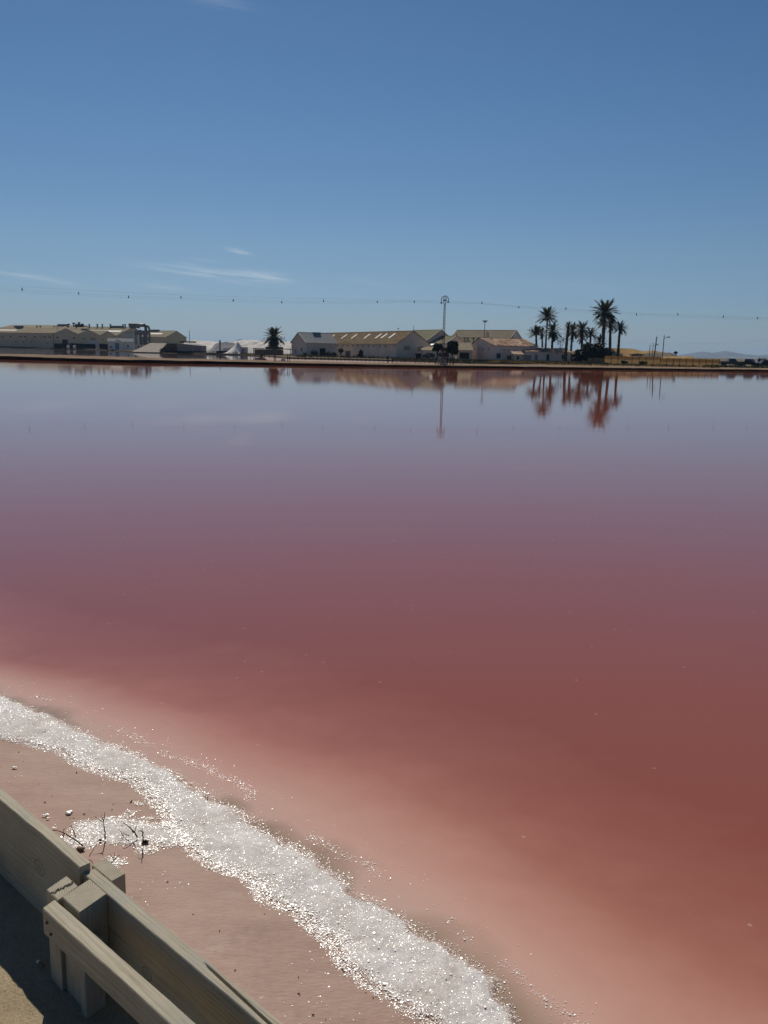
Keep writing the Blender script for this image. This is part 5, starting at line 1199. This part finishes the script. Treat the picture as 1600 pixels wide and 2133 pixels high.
# rear post, split front post in two pieces, near rail
post(-.126, -.026, .007, .050, hT - .010, 5, skew=-.12)
post(-.100, -.040, -.130, -.066, hT - .004, 6, skew=-.3, crack=(-.073, -.115, .005))
post(-.037, .047, -.119, -.034, hT + .001, 7, skew=-.25)
plank('rail', -.034, 2.5, -.171, -.133, hT - .070, hT - .002, 8, skew=-.3, wav=.0016, tilt=.02)
post(.060, .085, -.131, -.075, hT - .075, 9, skew=-.2, name='packer')
for xo in (-2.52, 2.45):
    post(xo, xo + .108, .007, .062, hT - .012, 15, skew=-.1); post(xo - .01, xo + .12, -.132, -.036, hT, 16, skew=-.2)
for (x_, z_) in ((-.012, hT - .030), (.006, hT - .052)): part('nail', MB().tube([(x_, -.1755, z_), (x_, -.168, z_)], .0035, 8), M['rust'], fl)

# ------------------------------------------------------------------ dead twigs standing in the salt
def twig(label, strokes, yoff=0.0, name='dead_twig', r0=.0028):
    """strokes: lists of pixels; the first pixel of the first stroke is the foot on the flat"""
    f = at_z(*strokes[0][0], .03); t = thing(name, label, 'dead twig', tuple(f), 0, 'dead twigs in the salt'); r_ = random.Random(len(label))
    for k, st in enumerate(strokes):
        pts_ = []
        for j, (a, b) in enumerate(st):
            p = at_y(a, b, f.y + (r_.uniform(-.012, .012) if j and k == 0 else 0) + .004 * k * j); pts_.append(p - f)
        fine = [pts_[0]]
        for u_, v_ in zip(pts_[:-1], pts_[1:]):
            for q in (.33, .66, 1): fine.append(u_.lerp(v_, q) + Vector((r_.gauss(0, .0009), 0, r_.gauss(0, .0009))) * (q < 1))
        rr = [r0 * (1.0 if k == 0 else .62) * (1 - .7 * i / len(fine)) for i in range(len(fine))]
        part('stem' if k == 0 else 'side_twig', MB().tube(fine, rr, 6), M['twig'], t)
    return t
twig('long bent twig leaning left over the plank edge', [[(172.5, 1762), (160, 1752), (140, 1739), (128, 1733), (114, 1728.5)], [(132.5, 1744), (132.4, 1727)], [(132.4, 1728.5), (137, 1725.5)], [(150, 1747), (143, 1752)]], r0=.0034)
twig('short straight twig slanting left beside the long bent twig', [[(158, 1744), (153.5, 1732), (147, 1718.5)]], r0=.0026)
twig('upright forked twig standing alone in the salt patch', [[(220, 1748), (219, 1735), (217, 1722), (215, 1713)], [(215, 1713), (206, 1707), (197, 1701)], [(215.5, 1714), (213, 1704), (211.5, 1697.5)], [(215.5, 1711), (218, 1699), (219, 1691)]], r0=.0036)
twig('spiky branched twig with a low side shoot, right of the upright fork', [[(286, 1745), (281, 1735), (272, 1725), (262, 1717), (257, 1714)], [(279, 1734), (284, 1722), (286, 1712)], [(278, 1737), (274, 1728), (271, 1722)], [(269, 1741), (262, 1738), (255, 1735)], [(258, 1742), (253, 1736), (247, 1727)]], r0=.0036)
twig('dark stubby twig with curled tips beside the black pebble', [[(298, 1762), (298, 1748), (297, 1736), (296, 1726)], [(297, 1733), (292, 1730), (288, 1732)], [(297, 1738), (300, 1732)]], r0=.0038)
twig('slim bare stick leaning right just above the plank end', [[(186, 1784), (194, 1770), (202, 1757)]], r0=.002)
twig('small three pronged twig in the little salt patch by the post', [[(232, 1797), (240, 1789), (249, 1781)], [(236, 1789), (238, 1783), (239.5, 1776)], [(236.5, 1789), (232, 1784), (228, 1779)]], r0=.003)
for (a, b, s, lab) in ((303, 1753, .011, 'small black pebble at the foot of the stubby twig'), (209, 1750, .006, 'tiny dark lump beside the upright forked twig'), (168, 1768, .014, 'reddish brown lump at the foot of the long bent twig')):
    p = at_z(a, b, .03); o = tag(part('pebble', MB().ball((0, 0, 0), s, 10, 7, (1.5, .9, .6)), M['twig'] if a > 200 else M['rust'], None, True), lab, 'pebble'); o.location = p
for (a, b, s, lab) in ((95.5, 1697, .014, 'curled white salt flake nearest the plank'), (146.5, 1692, .016, 'flat white salt flake right of the curled one'), (113.5, 1724.5, .009, 'small white salt flake touching the plank edge'), (100, 1703, .006, 'tiny white salt crumb below the curled flake'), (29, 1598, .012, 'white salt flake in the sparkling spot at the left edge')):
    p = at_z(a, b, .026); t_ = MB(); r_ = random.Random(int(a)); 
    for k in range(5): t_.ball((r_.uniform(-s, s), r_.uniform(-s, s) * .6, 0), s * r_.uniform(.35, .7), 7, 5, (1.2, .8, .45))
    o = tag(part('salt_flake', t_, M['grain'], None), lab, 'salt flake', 'salt flakes on the flat'); o.location = p
t = thing('cigarette_butt', 'cigarette butt with a white tip lying in the shade by the fence', 'cigarette butt', tuple(at_z(82, 2005, ZP + .012)), R(-40))
part('filter', MB().tube([(0, 0, 0), (.022, 0, 0)], .004, 8), M['mud_wall'], t); part('paper', MB().tube([(0, 0, 0), (-.008, 0, 0)], .0042, 8), M['white'], t)

# ------------------------------------------------------------------ haze
hz = MB().box(-9000, 9000, -9000, 9000, -1.5, 95)
m = bpy.data.materials.new('air_haze'); m.use_nodes = True; tt = m.node_tree; tt.nodes.clear()
pv = tt.nodes.new('ShaderNodeVolumePrincipled'); mo = tt.nodes.new('ShaderNodeOutputMaterial'); tt.links.new(pv.outputs[0], mo.inputs['Volume'])
pv.inputs['Color'].default_value = (.38, .64, 1.0, 1); pv.inputs['Density'].default_value = HAZE = .00007; pv.inputs['Anisotropy'].default_value = .2
structure(link('haze', hz.mesh('haze'), m), 'stuff')
